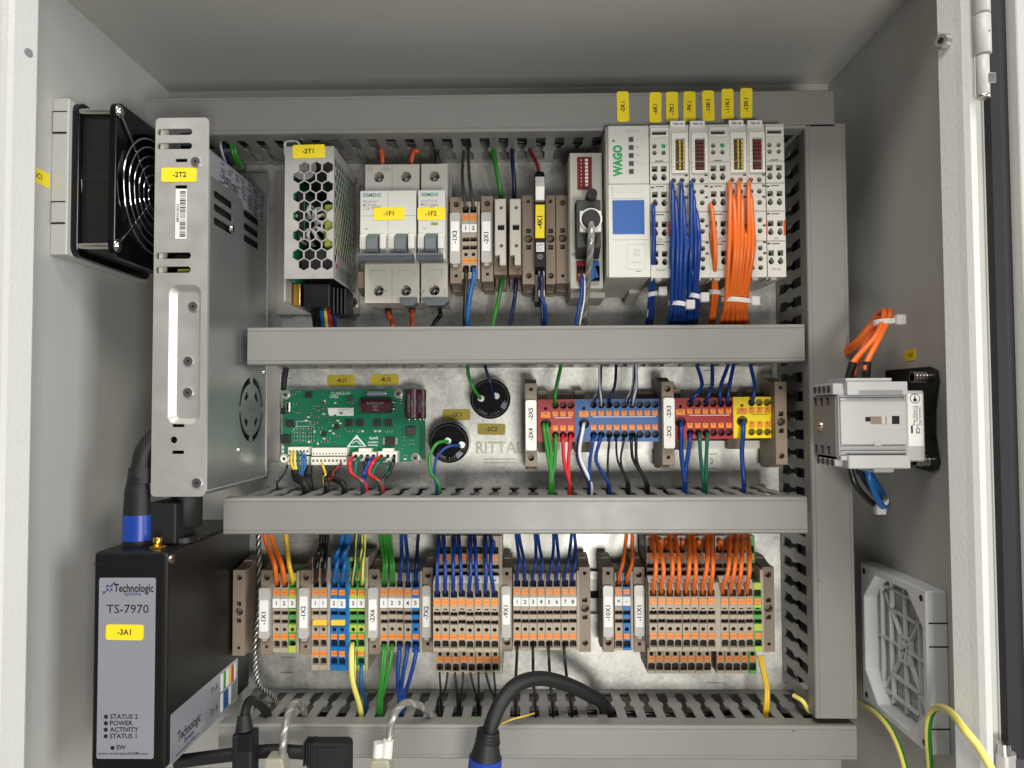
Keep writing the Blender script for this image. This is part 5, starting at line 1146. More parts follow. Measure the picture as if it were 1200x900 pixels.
# ================================================================ black computer box at the lower left
def ts_box():
    HF = 128.0; x0 = P(108, 770, HF)[0]; x1 = P(195, 770, HF)[0]; z1 = P(150, 647, HF)[1]; z0 = P(150, 903, HF)[1]
    g = lambda y: P(150, y, HF)[1]; gx = lambda x: P(x, 780, HF)[0]
    t = Thing('embedded_computer', 'black box computer with silver front label and yellow sticker -3A1', 'computer', ((x0+x1)/2, z0, 5))
    t.part('case', MB().box(x0, x1, z0, z1, 6, HF, M['anod']), bevel=2.4, seg=3)
    t.part('case_seam', MB().box(x0-.1, x1-2, g(661.5), g(661), HF-1, HF+.15, M['hole']).box(gx(148), gx(148.5), g(661), z1-1, HF-1, HF+.15, M['hole']))
    lb = MB().prism(rrect((gx(115)+gx(181.5))/2, (g(677)+g(889))/2, gx(181.5)-gx(115), g(677)-g(889), 1), HF, HF+.25, 'h', M['silverl'])
    lp = t.part('front_label', lb, label='silver front label with black lettering')
    H = HF+.25; tx = MB()
    tx.text('Technologic', (gx(132.5), g(689.5), H), 4.3, M['ink'], sx=.72, align=1).text('Systems', (gx(144.5), g(695.8), H), 2.1, M['navyi'], sx=.95, align=1, bold=False)
    for (x, y) in ((124.5, 687), (129, 687), (124.5, 691.5), (129, 691.5), (132, 684), (120.5, 694.5)): 
        X, Z = gx(x), g(y); tx.add([(X+.9, Z+.9, H+.05), (X-.6, Z+.75, H+.05), (X+.75, Z-.6, H+.05), (X-.9, Z-.6, H+.05), (X-.6, Z-.9, H+.05), (X+.3, Z, H+.05), (X, Z+.3, H+.05)], [(0, 1, 2), (3, 4, 5, 6)], M['navyi'])
    tx.text('TS-7970', (gx(149), g(714), H), 4.6, M['ink'], sx=1.05, bold=False)
    for s_, y in (('STATUS 2', 839.8), ('POWER', 847.4), ('ACTIVITY', 855), ('STATUS 1', 862.6)):
        tx.text(s_, (gx(130.2), g(y), H), 2.4, M['ink'], align=1, sx=1.04).prism(circ(gx(125.4), g(y), 1.15, 14), H, H+.05, 'h', M['ink'])
    tx.text('SW', (gx(138), g(875.8), H), 2.4, M['ink'], align=1).prism(circ(gx(133.6), g(876.2), 1.15, 14), H, H+.05, 'h', M['ink'])
    tx.text('www.embeddedARM.com', (gx(146), g(882.8), H), 1.6, M['ink'], sx=1.12, bold=False)
    t.part('lettering', tx, parent=lp)
    t.part('sticker', sticker(MB(), gx(146), g(740.8), H+.05, gx(168)-gx(124), 8.3, '-3A1', size=2.9, r=1.5))
    # side label
    X = x1+.05; sp = lambda px, py: PW(px, py, X)
    a, b, c, d = sp(200, 834), sp(278.5, 773), sp(278.5, 822), sp(200, 893)
    za = (a[1]+b[1])/2; zb = (c[1]+d[1])/2; ha, hb = a[2], min(b[2], HF); ha, hb = max(a[2], b[2]), min(a[2], b[2]); ha = min(ha, HF-3)
    sl = MB().prism(rrect((za+zb)/2, (ha+hb)/2, za-zb, ha-hb, 1.5), X, X+.25, 'x', M['silverl']); XX = X+.25
    T = dict(u=(0, 0, -1), v=(0, 1, 0)); w_ = ha-hb; zc = (za+zb)/2; hh = za-zb
    sp_ = t.part('side_label', sl, label='silver side label with colour swatches')
    s2 = MB().text('Technologic', (XX, zb+hh*.42, ha-8), hh*.2, M['ink'], align=1, sx=.75, **T).text('Systems', (XX, zb+hh*.24, ha-16), hh*.1, M['navyi'], align=1, **T).text('www.embeddedARM.com', (XX, zb+hh*.1, ha-6), hh*.07, M['ink'], align=1, bold=False, **T)
    s2.text('P1-A', (XX, zb+hh*.75, hb+w_*.40), hh*.14, M['ink'], bold=False, **T).text('P1-B', (XX, zb+hh*.27, hb+w_*.40), hh*.14, M['ink'], bold=False, **T)
    t.part('lettering', s2, parent=sp_)
    cols = [('paper', 0), ('gyl', 1), ('paper', 2), ('jump', 3), ('rl', 4), ('paper', 5)]
    hq = hb+w_*.30; st = w_*.27/6
    for m_, i in cols: t.part('colour_swatch', MB().box(XX, XX+.1, zb+hh*.54, zb+hh*.93, hq-(i+1)*st+.25, hq-i*st-.1, M[m_]), parent=sp_)
    for m_, i, n in (('paper', 0, 1), ('dblue', 1, 2), ('paper', 3, 1), ('inkg', 4, 2)): t.part('colour_swatch', MB().box(XX, XX+.1, zb+hh*.07, zb+hh*.48, hq-(i+n)*st+.25, hq-i*st-.1, M[m_]), parent=sp_)
    t.part('case_screw', MB().frustum((x1-.3, g(657), HF-4), (x1+1.0, g(657), HF-4), 2.6, 2.3, M['screw'], 16).box(x1+1, x1+1.05, g(657)-.3, g(657)+.3, HF-6, HF-2, M['hole']))
    # gold socket on top
    k = (P(184.5, 640, 116)[0], z1, 116)
    t.part('antenna_socket', MB().frustum((k[0], k[1]-.1, k[2]), (k[0], k[1]+1.2, k[2]), 4.6, 4.6, M['gold'], 6).frustum((k[0], k[1]+1.2, k[2]), (k[0], k[1]+6, k[2]), 2.5, 2.5, M['gold'], 18).frustum((k[0], k[1]+6, k[2]), (k[0], k[1]+6.1, k[2]), 1.5, 1.5, M['hole'], 12), bevel=.2)
    for i, (xx, hh_) in enumerate(((-206, 92), (-203, 80), (-200, 66), (-214, 84), (-210, 70), (-222, 88))):
        t.part('top_lettering', MB().text(('ETH', 'USB', 'COM', 'ANT', 'GPS', 'HDMI')[i], (xx, z1+.1, hh_), 2.2, M['inkw'], u=(0, 0, -1), v=(-1, 0, 0), bold=False))
    # cable with a blue band
    c = P3(160, 640, 108); zt = z1
    t2 = Thing('video_cable', 'black moulded plug with blue band on top of the computer box', 'cable', (c[0], zt, 108))
    r = 8.0
    def oval(mb, z0_, z1_, ra, rb, m, n=22, k=.72, dx0=0, dx1=0):
        vs = [(c[0]+dx+rr*math.cos(2*math.pi*i/n), zz, 108+rr*k*math.sin(2*math.pi*i/n)) for zz, rr, dx in ((z0_, ra, dx0), (z1_, rb, dx1)) for i in range(n)]
        mb.add(vs, [(i, (i+1) % n, n+(i+1) % n, n+i) for i in range(n)], m, True); mb.add(vs, [tuple(range(n)), tuple(range(n, 2*n))], m); return mb
    q = lambda y: P(160, y, 108)[1]
    t2.part('plug_body', oval(oval(MB(), zt+.2, q(632), r*1.0, r*.97, M['rubber']), q(604), q(575), r*.97, r*.88, M['rubber']))
    t2.part('blue_band', oval(MB(), q(633), q(603), r*1.02, r*1.02, M['bluep']))
    b = oval(MB(), q(575), q(562), r*.88, r*.72, M['rubber']); oval(b, q(566), q(548), r*.86, r*.80, M['rubber'], dx0=1, dx1=1.6); t2.part('strain_relief', b)
    cx = c[0]; t2.part('cable', MB().tube([(cx+1, q(560), 108), (cx+1.8, q(545), 107), (cx+3.5, q(528), 106), (cx+9, q(512), 104), (cx+20, q(502), 100), (cx+34, q(500), 92)], 5.6, M['rubber'], n=16))
    t3 = Thing('network_plug', 'big black connector under the tall silver power supply', 'plug', (P(205, 640, 95)[0], z1, 92))
    c3 = P3(202, 610, 95); u = MB().box(c3[0]-9, c3[0]+8, z1+.3, z1+24, 82, 108, M['rubber']); u.frustum((c3[0]+6, z1+8, 90), (c3[0]+6, z1+40, 90), 9, 9, M['rubber'], 24)
    t3.part('plug_body', u, bevel=.8); 
    k = MB()
    for i in range(6): k.box(c3[0]-8, c3[0]-6.6, z1+3+i*4, z1+5+i*4, 108, 108.8, M['black'])
    t3.part('grip_rib', k); t3.part('base_ring', MB().frustum((c3[0]+4, z1+.1, 94), (c3[0]+4, z1+3, 94), 11, 10.6, M['anod'], 26))
    return x0, x1, z0, z1
TSB = ts_box()

# ================================================================ main switch on the right side panel
def main_switch():
    t = Thing('main_switch', 'grey main switch body on a black plate at the right side panel', 'main switch', (XR, -8, 100))
    X = XR-2
    pts = [(1037, 434), (1088, 429.5), (1096, 434), (1098, 446), (1094, 480), (1094, 510), (1099, 542), (1097, 550), (1090, 553.5), (1037, 538)]
    poly = [PW(x, y, X)[1:] for x, y in pts]
    pl = t.part('mounting_plate', MB().prism(poly, X, XR-.05, 'x', M['black']), bevel=.5)
    for (x, y) in ((1075, 442), (1078, 540)):
        a = PW(x, y, X-6); sb = MB().cyl((X-9, a[1], a[2]), (X, a[1], a[2]), 2.7, M['screw'], 16)
        for i in range(5): sb.frustum((X-9+i*1.8, a[1], a[2]), (X-8.2+i*1.8, a[1], a[2]), 3.1, 2.7, M['screw'], 16)
        t.part('bolt', sb)
    H = 135.0; gx = lambda x, h=H: P(x, 490, h)[0]; g = lambda y, h=H: P(1020, y, h)[1]
    xa, xb, xc = gx(984), gx(1063), gx(1084, 131)
    m = M['sgrey']
    t.part('housing', MB().box(xa, xc, g(541, 131), g(458, 131), 99, 131, m), bevel=.8)
    fr = MB().box(xa, xb, g(540), g(455.5), 104, H-1.5, m).box(xa+.5, xb-.3, g(521), g(466), H-1.5, H, m)
    for y in (464, 468.5, 524, 529.5): fr.box(xa+.2, xb, g(y+.8), g(y-.8), H-1.5, H+.7, m)
    fr.box(xa-.1, xb+.3, g(539.5), g(534), H-2, H+1, m)
    t.part('front_cover', fr, bevel=.35)
    up = MB().box(xa+3, gx(1061), g(463), g(447.5), 108, H+3, m).box(gx(992), gx(1046), g(447.5), g(443), 112, H, m).box(gx(1004), gx(1055), g(462), g(457), H+3, H+3.4, M['sgreyd']); t.part('terminal_cover', up, bevel=.6)
    lo = MB().box(xa+3, gx(1063), g(549), g(533.5), 108, H+3, m).box(gx(1024), gx(1048), g(554), g(548.5), 114, H-1, m).box(gx(1023), gx(1032), g(523), g(518), H, H+1.2, m); t.part('terminal_cover', lo, bevel=.6)
    for (y, xs) in ((457.5, (958, 970.5, 981)), (542, (962, 972, 983))): pass
    tm = t.part('terminal_row', MB().box(xa-2.4, xa+3, g(462), g(449), 106, 133, m).box(xa-1.2, xa+3, g(547), g(539), 106, 131, m), bevel=.4)
    for i in range(4):
        for (y0_, dx) in ((455.5, 2.45), (543, 1.25)): t.part('terminal_screw', MB().frustum((xa-dx, g(y0_), 109+i*6.3), (xa-dx-.3, g(y0_), 109+i*6.3), 2, 2, M['wgrey'], 12), parent=tm)
    ef = MB().box(xa-.5, xa, g(536), g(463), 100, 131, M['sgreyd'])
    e = t.part('end_face', ef, bevel=.2)
    for i in range(3):
        for y in (470, 529): 
            a = g(y); h_ = 105+i*8.5; t.part('slot', MB().box(xa-.62, xa-.5, a-2.2, a+2.2, h_-1, h_+.6, M['hole']).box(xa-.63, xa-.5, a+.9, a+2.2, h_-2.2, h_+.6, M['hole']), parent=e)
    sc3 = MB().frustum((xa-.5, g(500), 111), (xa-1.5, g(500), 111), 2.9, 2.5, M['screw'], 18).box(xa-1.6, xa-1.5, g(500)-.4, g(500)+.4, 109.5, 112.5, M['hole']); t.part('screw', sc3, parent=e)
    wd = MB().box(gx(1014), gx(1020), g(494), g(488.5), H, H+.06, M['hole']).box(gx(1020), gx(1045), g(497), g(488), H, H+.06, M['tbd']).box(gx(1033), gx(1045), g(497), g(488), H+.06, H+.1, M['mcbs']).box(gx(1045), gx(1054), g(497), g(487.5), H, H+.06, M['hole']).box(gx(1037.5), gx(1039), g(497), g(488), H+.1, H+.14, M['tbd'])
    t.part('position_window', wd)
    lb = MB().box(gx(1064, 131), gx(1081.5, 131), g(523, 131), g(462, 131), 131, 131.15, M['paper'])
    cx_, cz_ = P(1072, 467, 131); lb.prism(circ(cx_, cz_, 2.7, 16), 131.15, 131.2, 'h', M['ink'], holes=[circ(cx_, cz_, 2.3, 16)]).box(cx_-.9, cx_+.9, cz_-1.6, cz_, 131.15, 131.25, M['ink']).box(cx_-.3, cx_+.3, cz_, cz_+1.7, 131.15, 131.25, M['ink'])
    for i, s_ in enumerate(('Siemens AG', 'Siemensstr. 10', 'D-93055 Reg.')): lb.text(s_, (gx(1078-i*3.4, 131), g(488, 131), 131.15), 1.35, M['ink'], rot=-90, bold=False)
    lb.box(gx(1067, 131), gx(1069.3, 131), g(508, 131), g(499, 131), 131.15, 131.2, M['ink']); lb.text('CE', (gx(1075, 131), g(505, 131), 131.15), 2, M['ink'], rot=-90)
    t.part('type_label', lb, label='white type label with black print')
    t.part('drive_shaft', MB().box(xc, X, g(512, 118), g(488, 118), 100, 122, M['black']), bevel=.6)
main_switch()

# ================================================================ exhaust filter frame
def vent():
    X = XR-11.5; ha, hb = PW(1087, 790, X)[2], PW(1010, 740, X)[2]
    zt = PW(1087, 694, X)[1]; zb = PW(1087, 884, X)[1]; hc = (ha+hb)/2; zc = (zt+zb)/2; A = (ha-hb)/2; B = (zt-zb)/2
    t = Thing('exhaust_filter', 'light grey square exhaust filter frame on the right side panel', 'filter', (XR, zc, hc))
    def octo(a, b, c): return [(zc-b, hc-a+c), (zc-b+c, hc-a), (zc+b-c, hc-a), (zc+b, hc-a+c), (zc+b, hc+a-c), (zc+b-c, hc+a), (zc-b+c, hc+a), (zc-b, hc+a-c)]
    fr = t.part('filter_frame', MB().prism(rct(zc-B, zc+B, hc-A, hc+A), X, XR-.1, 'x', M['filt'], holes=[octo(A-4.5, B-4.5, 16)]), bevel=.7)
    for (s1, s2) in ((1, 1), (-1, 1), (1, -1), (-1, -1)):
        z, h = zc+s1*(B-4.8), hc+s2*(A-4.8); t.part('screw_hole', MB().frustum((X-.06, z, h), (X-.01, z, h), 1.9, 1.9, M['hole'], 14), parent=fr)
    for z in (zt-17, zt-29.5, zb+14): t.part('clip_slot', MB().box(X+1.2, XR-.3, z-.4, z+.4, ha-.5, ha+.06, M['hole']), parent=fr)
    t.part('filter_fleece', MB().prism(octo(A-4.6, B-4.6, 16), XR-1.2, XR-.2, 'x', M['fleece']))
    g = MB(); xr = XR-3.2
    def bar(p, q, w_=1.3, d=2.6):
        p, q = Vector(p), Vector(q); n = Vector((-(q-p).y, (q-p).x)).normalized()*w_/2; pts = [p+n, q+n, q-n, p-n]
        g.prism([(zc+v.x, hc+v.y) for v in pts], xr-d/2, xr+d/2, 'x', M['filt'])
    for s_ in (.2, .55, .9):
        a, b = (A-8)*s_, (B-8)*s_
        for (p, q) in (((-b, -a), (b, -a)), ((b, -a), (b, a)), ((b, a), (-b, a)), ((-b, a), (-b, -a))): bar(p, q)
    for (p, q) in (((-B+7, 0), (B-7, 0)), ((0, -A+7), (0, A-7)), ((-B+16, -A+16), (B-16, A-16)), ((-B+16, A-16), (B-16, -A+16))): bar(p, q, 1.2, 2.2)
    for s_ in (-.5, .5): bar((-B+7, (A-8)*s_), (-(B-8)*.55, (A-8)*s_), 1.1); bar(((B-8)*.55, (A-8)*s_), (B-7, (A-8)*s_), 1.1)
    t.part('filter_grid', g)
vent()
# ================================================================ wires
rw = random.Random(11)
def mm(*pts): return [P3(*p) for p in pts]
def slot4(px, h=44):
    x = snap(P(px, 836, h)[0], 80.2)+rw.uniform(-1.3, 1.3); return [(x, Z4T+5, h+.5), (x, Z4T-9, h-5)]
def slot3(px, h=40):
    x = snap(P(px, 575, h)[0], -57.5)+rw.uniform(-1.2, 1.2); return [(x, Z3T+5, h+.5), (x, Z3T-8, h-4)]
GN = 'wires running between terminals and ducts'
def W(name, pts, m, d, label, **k): return wire(name, pts, M[m], d, label, group=k.pop('group', GN), mm=True, **k)
def top_in(xt, yt, H, xtop, ytop=627, bow=0, hb=8, yin=606):
    "from a terminal entry up to behind the duct cover above"
    ym = yt+(ytop-yt)*.35
    return mm((xt, yt+1, H-6), (xt+(xtop-xt)*.04, yt-7, H+hb*.55), (xt+(xtop-xt)*.35+bow, ym-4, H+hb), (xt+(xtop-xt)*.8+bow*.5, ytop+12, max(38, H-6)), (xtop, ytop-6, 34), (xtop, yin-12, 28))
# ---- lower row, upper side
for xt, xtop, m, d, lab in ((324.3, 309.5, 'worange', 3.2, 'left orange wire into the top of the -1X1 strip'), (333.5, 317.5, 'worange', 3.2, 'right orange wire into the top of the -1X1 strip'),
        (342.8, 335, 'wyel', 2.9, 'yellow wire into the terminal marked 3 of the -1X1 strip')):
    W('wire', top_in(xt, 684, HA, xtop, bow=-2 if m == 'wyel' else 2), m, d, lab)
for xt, yt, xtop, lab in ((370, 684, 376.5, 'black wire into the front entry of the left terminal marked 1'), (379, 684, 384, 'black wire into the front entry of the right terminal marked 1'), (369.5, 663, 380, 'black wire into the rear entry of the terminal pair marked 1')):
    W('wire', top_in(xt, yt, HA, xtop), 'wblack', 3.1, lab)
for xt, yt, xtop, lab in ((391.8, 684, 400.5, 'sky blue wire into the front entry of the left terminal marked 2'), (401, 684, 406.5, 'sky blue wire into the front entry of the right terminal marked 2'), (391.8, 663, 402, 'sky blue wire into the rear entry of the left terminal marked 2'), (400.5, 663, 409, 'sky blue wire behind the others above the pair marked 2')):
    W('wire', top_in(xt, yt, HA, xtop), 'wsky', 3.1, lab)
for xt, yt, xtop, lab in ((414, 685, 419, 'left green-yellow wire above the green terminals marked 3'), (424, 685, 427, 'right green-yellow wire above the green terminals marked 3'), (423, 662, 425, 'green-yellow wire into the rear entry of the pair marked 3')):
    W('wire', top_in(xt, yt, HA, xtop), 'wpale' if 'right' in lab else 'wteal', 2.8, lab, stripe=(M['wgreen'] if 'right' in lab else M['wpale'], (0, 1, 2, 6)), phase=.6)
for xt, xtop, lab in ((449, 446, 'first green wire into the top of the -2X6 strip'), (452, 449.5, 'second green wire into the top of the -2X6 strip'), (458, 453, 'third green wire into the top of the -2X6 strip'), (461, 456, 'fourth green wire into the top of the -2X6 strip')):
    W('wire', top_in(xt, 683.5, HA, xtop, bow=1.5), 'wgreen', 2.5, lab)
for xt, xtop, lab in ((469, 470, 'left blue wire into the top of the -2X6 strip'), (478.5, 474.5, 'right blue wire into the top of the -2X6 strip')):
    W('wire', top_in(xt, 683.5, HA, xtop, bow=1.5), 'wblue', 2.5, lab)
W('wire', top_in(487.5, 684, HA, 490.5), 'wnavy', 2.3, 'navy and white striped wire into the blue terminal marked 5', stripe=(M['wwhite'], (2, 3)), n=12)
for i in range(8):
    xt = 512.2+i*9.43; xtop = 514+(i//2)*18.6+(i % 2)*5.2+rw.uniform(-.8, .8)
    W('wire', top_in(xt, 695.5, HU, xtop, bow=rw.uniform(-1.5, 1.5), hb=6), 'wblue', 2.5, 'blue wire into the upper deck of the %s -7X2 terminal' % ORD[i])
for i in (0, 2, 4, 6, 7):
    xt = 515.3+i*9.05; W('wire', top_in(xt, 645, HL, xt-3, ytop=630, hb=5), 'wblue', 2.5, 'blue wire into the lower deck of the %s -7X2 terminal' % ORD[i])
for i in range(8):
    xt = 606+i*9.2; xtop = 604.5+(i//2)*22+(i % 2)*3.4
    if i >= 6: xtop = 670+(i % 2)*3
    W('wire', top_in(xt, 682.5, HA, xtop, bow=3 if i < 4 else 2.2, hb=9), 'wblue', 2.2, '%s blue wire bending into the strip beside -9X1' % ORD[i])
W('wire', top_in(725.3, 682.5, HA, 734.5, bow=1.5), 'worange', 2.5, 'orange wire into the grey terminal marked plus'); W('wire', top_in(735, 682.5, HA, 741, bow=3), 'worange', 2.5, 'orange wire into the blue terminal marked minus')
for i in range(12):
    xt = 765.8+i*9.58+(3.4*1.85 if i > 7 else 0)-(i > 7)*2; j = i//2; xtop = 762+j*22.5+(i % 2)*5
    if i > 7: xtop = 857+(i-8)*6.4
    W('wire', top_in(xt, 694.5, HU, xtop, bow=3+rw.uniform(-1, 2), hb=9), 'worange', 2.7, 'orange wire into the upper deck of the %s -11X1 terminal' % ORD[i])
for i in range(12):
    if i in (): continue
    xt = 763+i*9.2+(6 if i > 7 else 0); W('wire', top_in(xt, 643, HL, xt+rw.uniform(-3, 8), ytop=630, hb=5), 'worange', 2.6, 'orange wire into the lower deck of the %s -11X1 terminal' % ORD[i])
# ---- lower row, lower side
def down4(xt, yt, H, xb, d_=0, hb=7, hs=44):
    s_ = slot4(xb, hs); y2 = yt+(836-yt)*.5
    return mm((xt, yt-1, H-6), (xt+d_*.4, yt+9, H+hb*.8), (xt+(xb-xt)*.45+d_, y2, H+hb))+s_
W('wire', down4(413.8, 754.5, HA, 420, -4, 10), 'wpale', 3.7, 'thick pale yellow and green wire below the terminals marked 3', stripe=(M['wgreen'], (5, 6, 7)), phase=1.2, cat='wire')
W('wire', down4(416.5, 768, HA, 423, -3, 7), 'wpale', 2.4, 'thin yellow and green wire behind the thick pale one', stripe=(M['wgreen'], (5, 6, 7)), phase=1.2)
W('wire', down4(423.5, 776, HA, 420, 0, 3, 30), 'wsky', 2.2, 'thin light blue wire below the right green terminal marked 3')
for i, (xt, xb) in enumerate(((449.5, 446), (452, 447), (459.5, 446))): W('wire', down4(xt, 755, HA, xb, -1, 6), 'wgreen', 2.5, '%s green wire hanging below the -2X6 strip' % ORD[i])
for i, (xt, xb) in enumerate(((468.5, 465), (477.5, 467))): W('wire', down4(xt, 755, HA, xb, -1, 6), 'wblue', 2.7, '%s blue wire hanging below the -2X6 strip' % ORD[i])
W('wire', down4(486.5, 755, HA, 468, 3, 6), 'wblue', 2.7, 'blue and white striped wire below the terminal marked 5', stripe=(M['wwhite'], (4,)), n=12)
for i in range(8):
    xt = 515.3+i*9.1; xb = 516+22*(i//2)+(i % 2)*2; W('wire', down4(xt, 782, HL, xb, 0, 1, 34), 'wblack', 1.5, 'thin black wire below the %s -7X2 terminal' % ORD[i])
for i, xt in enumerate((606, 624.5, 643, 661.3)): W('wire', down4(xt, 754, HA, (604, 625, 645, 668)[i], 0, 4, 44), 'wblack', 1.9, '%s thin black wire hanging from the strip beside -9X1' % ORD[i])
for i, (dx) in enumerate((0, 3.6)): W('wire', mm((889+dx, 768, 38), (893+dx*.8, 785, 40), (898+dx*.6, 806, 40))+slot4(897+dx, 40), 'wyel', 2.3, '%s yellow wire dropping at the right end of the lower row' % ORD[i])
# ---- middle row
def down3(xt, yt, H, xb, d_=0, hb=6, hs=40):
    s_ = slot3(xb, hs); y2 = yt+(572-yt)*.5
    return mm((xt, yt-.5, H-5), (xt+d_*.3, yt+7, H+hb*.7), (xt+(xb-xt)*.45+d_, y2, H+hb))+s_
def mid_up(xt, yt, H, xtop, bow=0):
    return mm((xt, yt+1, H-5), (xt+bow*.3, yt-7, H+4), (xt+(xtop-xt)*.5+bow, (yt+428)/2, H+4), (xtop, 425, H-2), (xtop, 408, H-6))
HD = 32
for i, (xt, yt, xb, d_) in enumerate(((637, 496.5, 643, 2), (641, 496.5, 646, 2), (651, 509, 646, 1))): W('wire', down3(xt, yt, HD, xb, d_), 'wgreen', 2.6, '%s green wire below the small red distribution block' % ORD[i])
for i, (xt, xb, d_) in enumerate(((660, 665, -1), (669, 667, -2))): W('wire', down3(xt, 509, HD, xb, d_), 'wred', 2.5, '%s red wire below the small red distribution block' % ORD[i])
W('wire', down3(684.5, 496, HD, 684, -4), 'wwhite', 2.3, 'white wire from the big entry of the blue distribution block'); W('wire', down3(684, 499, HD-2, 686, -9), 'wnavy', 2.2, 'navy wire beside the white wire at the blue block')
W('wire', down3(696, 509, HD, 688, -2), 'wblue', 2.4, 'first blue wire below the blue distribution block'); W('wire', down3(705, 509, HD, 706, -6), 'wblue', 2.4, 'second blue wire below the blue distribution block')
for i, (xt, xb, d_) in enumerate(((714, 708, 0), (722.5, 727, -1), (731.5, 728, -2))): W('wire', down3(xt, 510, HD, xb, d_), 'wblack', 1.5, '%s thin black wire below the blue distribution block' % ORD[i])
for i, (xt, xb) in enumerate(((740.5, 751), (746, 752))): W('wire', down3(xt, 509.5, HD, xb, -2), 'wblack', 2.0, '%s thicker black wire below the blue distribution block' % ORD[i])
W('wire', down3(797.8, 495, HD, 796, 2), 'wblue', 3.0, 'blue wire from the big entry of the long red block'); W('wire', down3(808.7, 507, HD, 797, 1), 'wblue', 2.7, 'blue wire from the small entry of the long red block')
for i, (xt, d_) in enumerate(((819, 3), (828, 3))): W('wire', down3(xt, 506.5, HD, 819, d_), 'wteal', 2.4, '%s dark green wire below the long red block' % ORD[i])
W('wire', down3(870.5, 494, HD, 863, 3, 8), 'wblue', 2.9, 'blue wire curving down from the yellow distribution block')
W('wire', mid_up(651, 474, HD, 658, -2), 'wgreen', 2.5, 'green wire rising from the small red distribution block')
for i, (xt, xtop, b_) in enumerate(((696, 704, 3), (705, 703, 0), (714, 722, 2), (735, 743, 3), (742, 745, 3))): W('wire', mid_up(xt, 474, HD, xtop, b_), 'wnavy', 2.0, '%s navy wire rising from the blue distribution block' % ORD[i], stripe=(M['wwhite'], (2, 3)) if i in (0, 1, 3, 4) else None, phase=rw.uniform(0, 2))
for i, (xt, xtop, b_) in enumerate(((810, 816, 9), (828, 834.5, 4), (845, 854, -4), (853.5, 860, -2), (881, 879, 5))): W('wire', mid_up(xt, 473, HD, xtop, b_), 'wnavy' if i == 9 else 'wblue', 2.5, ('%s blue wire rising from the long red block' % ORD[i]) if i < 4 else 'single blue wire rising from the yellow block')
# capacitor leads
W('wire', mm((525, 517, 26), (512, 520, 34), (503, 535, 36), (505, 555, 36))+slot3(514), 'wgreen', 2.3, 'green lead of the capacitor below sticker -2C1'); W('wire', mm((539, 522, 26), (524, 524, 32), (511, 538, 34), (510, 558, 36))+slot3(515), 'wblue', 2.1, 'blue lead of the capacitor below sticker -2C1')
W('wire', mm((563, 467, 26), (555, 455, 34), (550, 440, 34), (548, 425, 30), (548, 408, 28)), 'wgreen', 2.3, 'green lead of the capacitor above sticker -2C2'); W('wire', mm((579, 466, 26), (575, 450, 34), (571, 436, 34), (568, 425, 30), (568, 408, 28)), 'wnavy', 1.9, 'striped navy lead of the capacitor above sticker -2C2', stripe=(M['wwhite'], (1, 2, 3)))
# circuit board wiring
def pw(xt, yt, xb, d_, m, d, lab, h0=24, **k): W('wire', mm((xt, yt-1, h0-4), (xt+d_*.6, yt+4, h0+7), (xt+(xb-xt)*.4+d_, yt+(574-yt)*.5, h0+10))+slot3(xb, 38), m, d, lab, **k)
pw(414.5, 536, 425, -7, 'wred', 2.8, 'red wire at the left of the four way connector'); pw(424, 536, 425, -9, 'wteal', 2.8, 'dark green wire of the four way connector'); pw(431, 536, 424, -3, 'wblack', 2.6, 'black wire of the four way connector'); pw(437.5, 536, 426, -6, 'wblue', 2.8, 'blue wire at the right of the four way connector')
pw(433, 540, 426, -2, 'wnavy', 2.4, 'navy wire behind the four way connector')
pw(446.5, 536, 447, -13, 'wred', 2.8, 'red wire at the left of the three way connector'); pw(454, 537, 448, -15, 'wteal', 2.9, 'dark green wire of the three way connector'); pw(461, 537, 447, 0, 'wblack', 2.6, 'black wire at the right of the three way connector'); pw(457, 541, 449, -3, 'wteal', 2.3, 'second dark green wire behind the three way connector')
for i, (x, m) in enumerate(((341, 'wyel'), (345, 'wpale'), (349, 'wteal'), (353.5, 'wsky'), (357, 'wsky'))):
    W('wire', mm((x, 529 if i < 4 else 539, 20), (x+.5, 533, 29), (x+1, 545, 30), (349+i*1.2, 556, 30)), m, 1.7, '%s thin coloured wire in the left cream connector' % ORD[i])
W('cable', mm((346, 550, 30), (348, 560, 30))+slot3(352), 'rubber', 6.0, 'black sleeved cable below the left cream connector', cat='cable', n=14)
W('cable', mm((362, 545, 26), (361, 558, 27))+slot3(360, 34), 'rubber', 5.4, 'second black sleeved cable right of the first', cat='cable', n=14)
W('wire', mm((378, 540, 20), (378.5, 546, 29), (381, 556, 30), (380, 560, 32))+slot3(381), 'wyel', 1.5, 'thin yellow wire of the long cream connector'); W('wire', mm((401, 540, 20), (398, 546, 28), (391, 553, 30), (390, 560, 32))+slot3(388), 'wdred', 1.6, 'thin dark wire of the long cream connector')
W('cable', mm((384, 551, 28), (381, 560, 30))+slot3(378), 'rubber', 3.6, 'slim black cable below the yellow wire', cat='cable'); W('cable', mm((391, 551, 28), (390, 560, 30))+slot3(393), 'rubber', 4.2, 'slim black cable below the dark wire', cat='cable')
W('wire', mm((337, 545, 12), (334, 553, 16), (325, 565, 18))+slot3(318, 24), 'wgrey', 1.6, 'thin grey wires leaving the lower left board corner')
W('cable', mm((336, 428, 12), (334, 440, 10), (332, 457, 8)), 'rubber', 4.2, 'short black cable above the green circuit board', cat='cable')
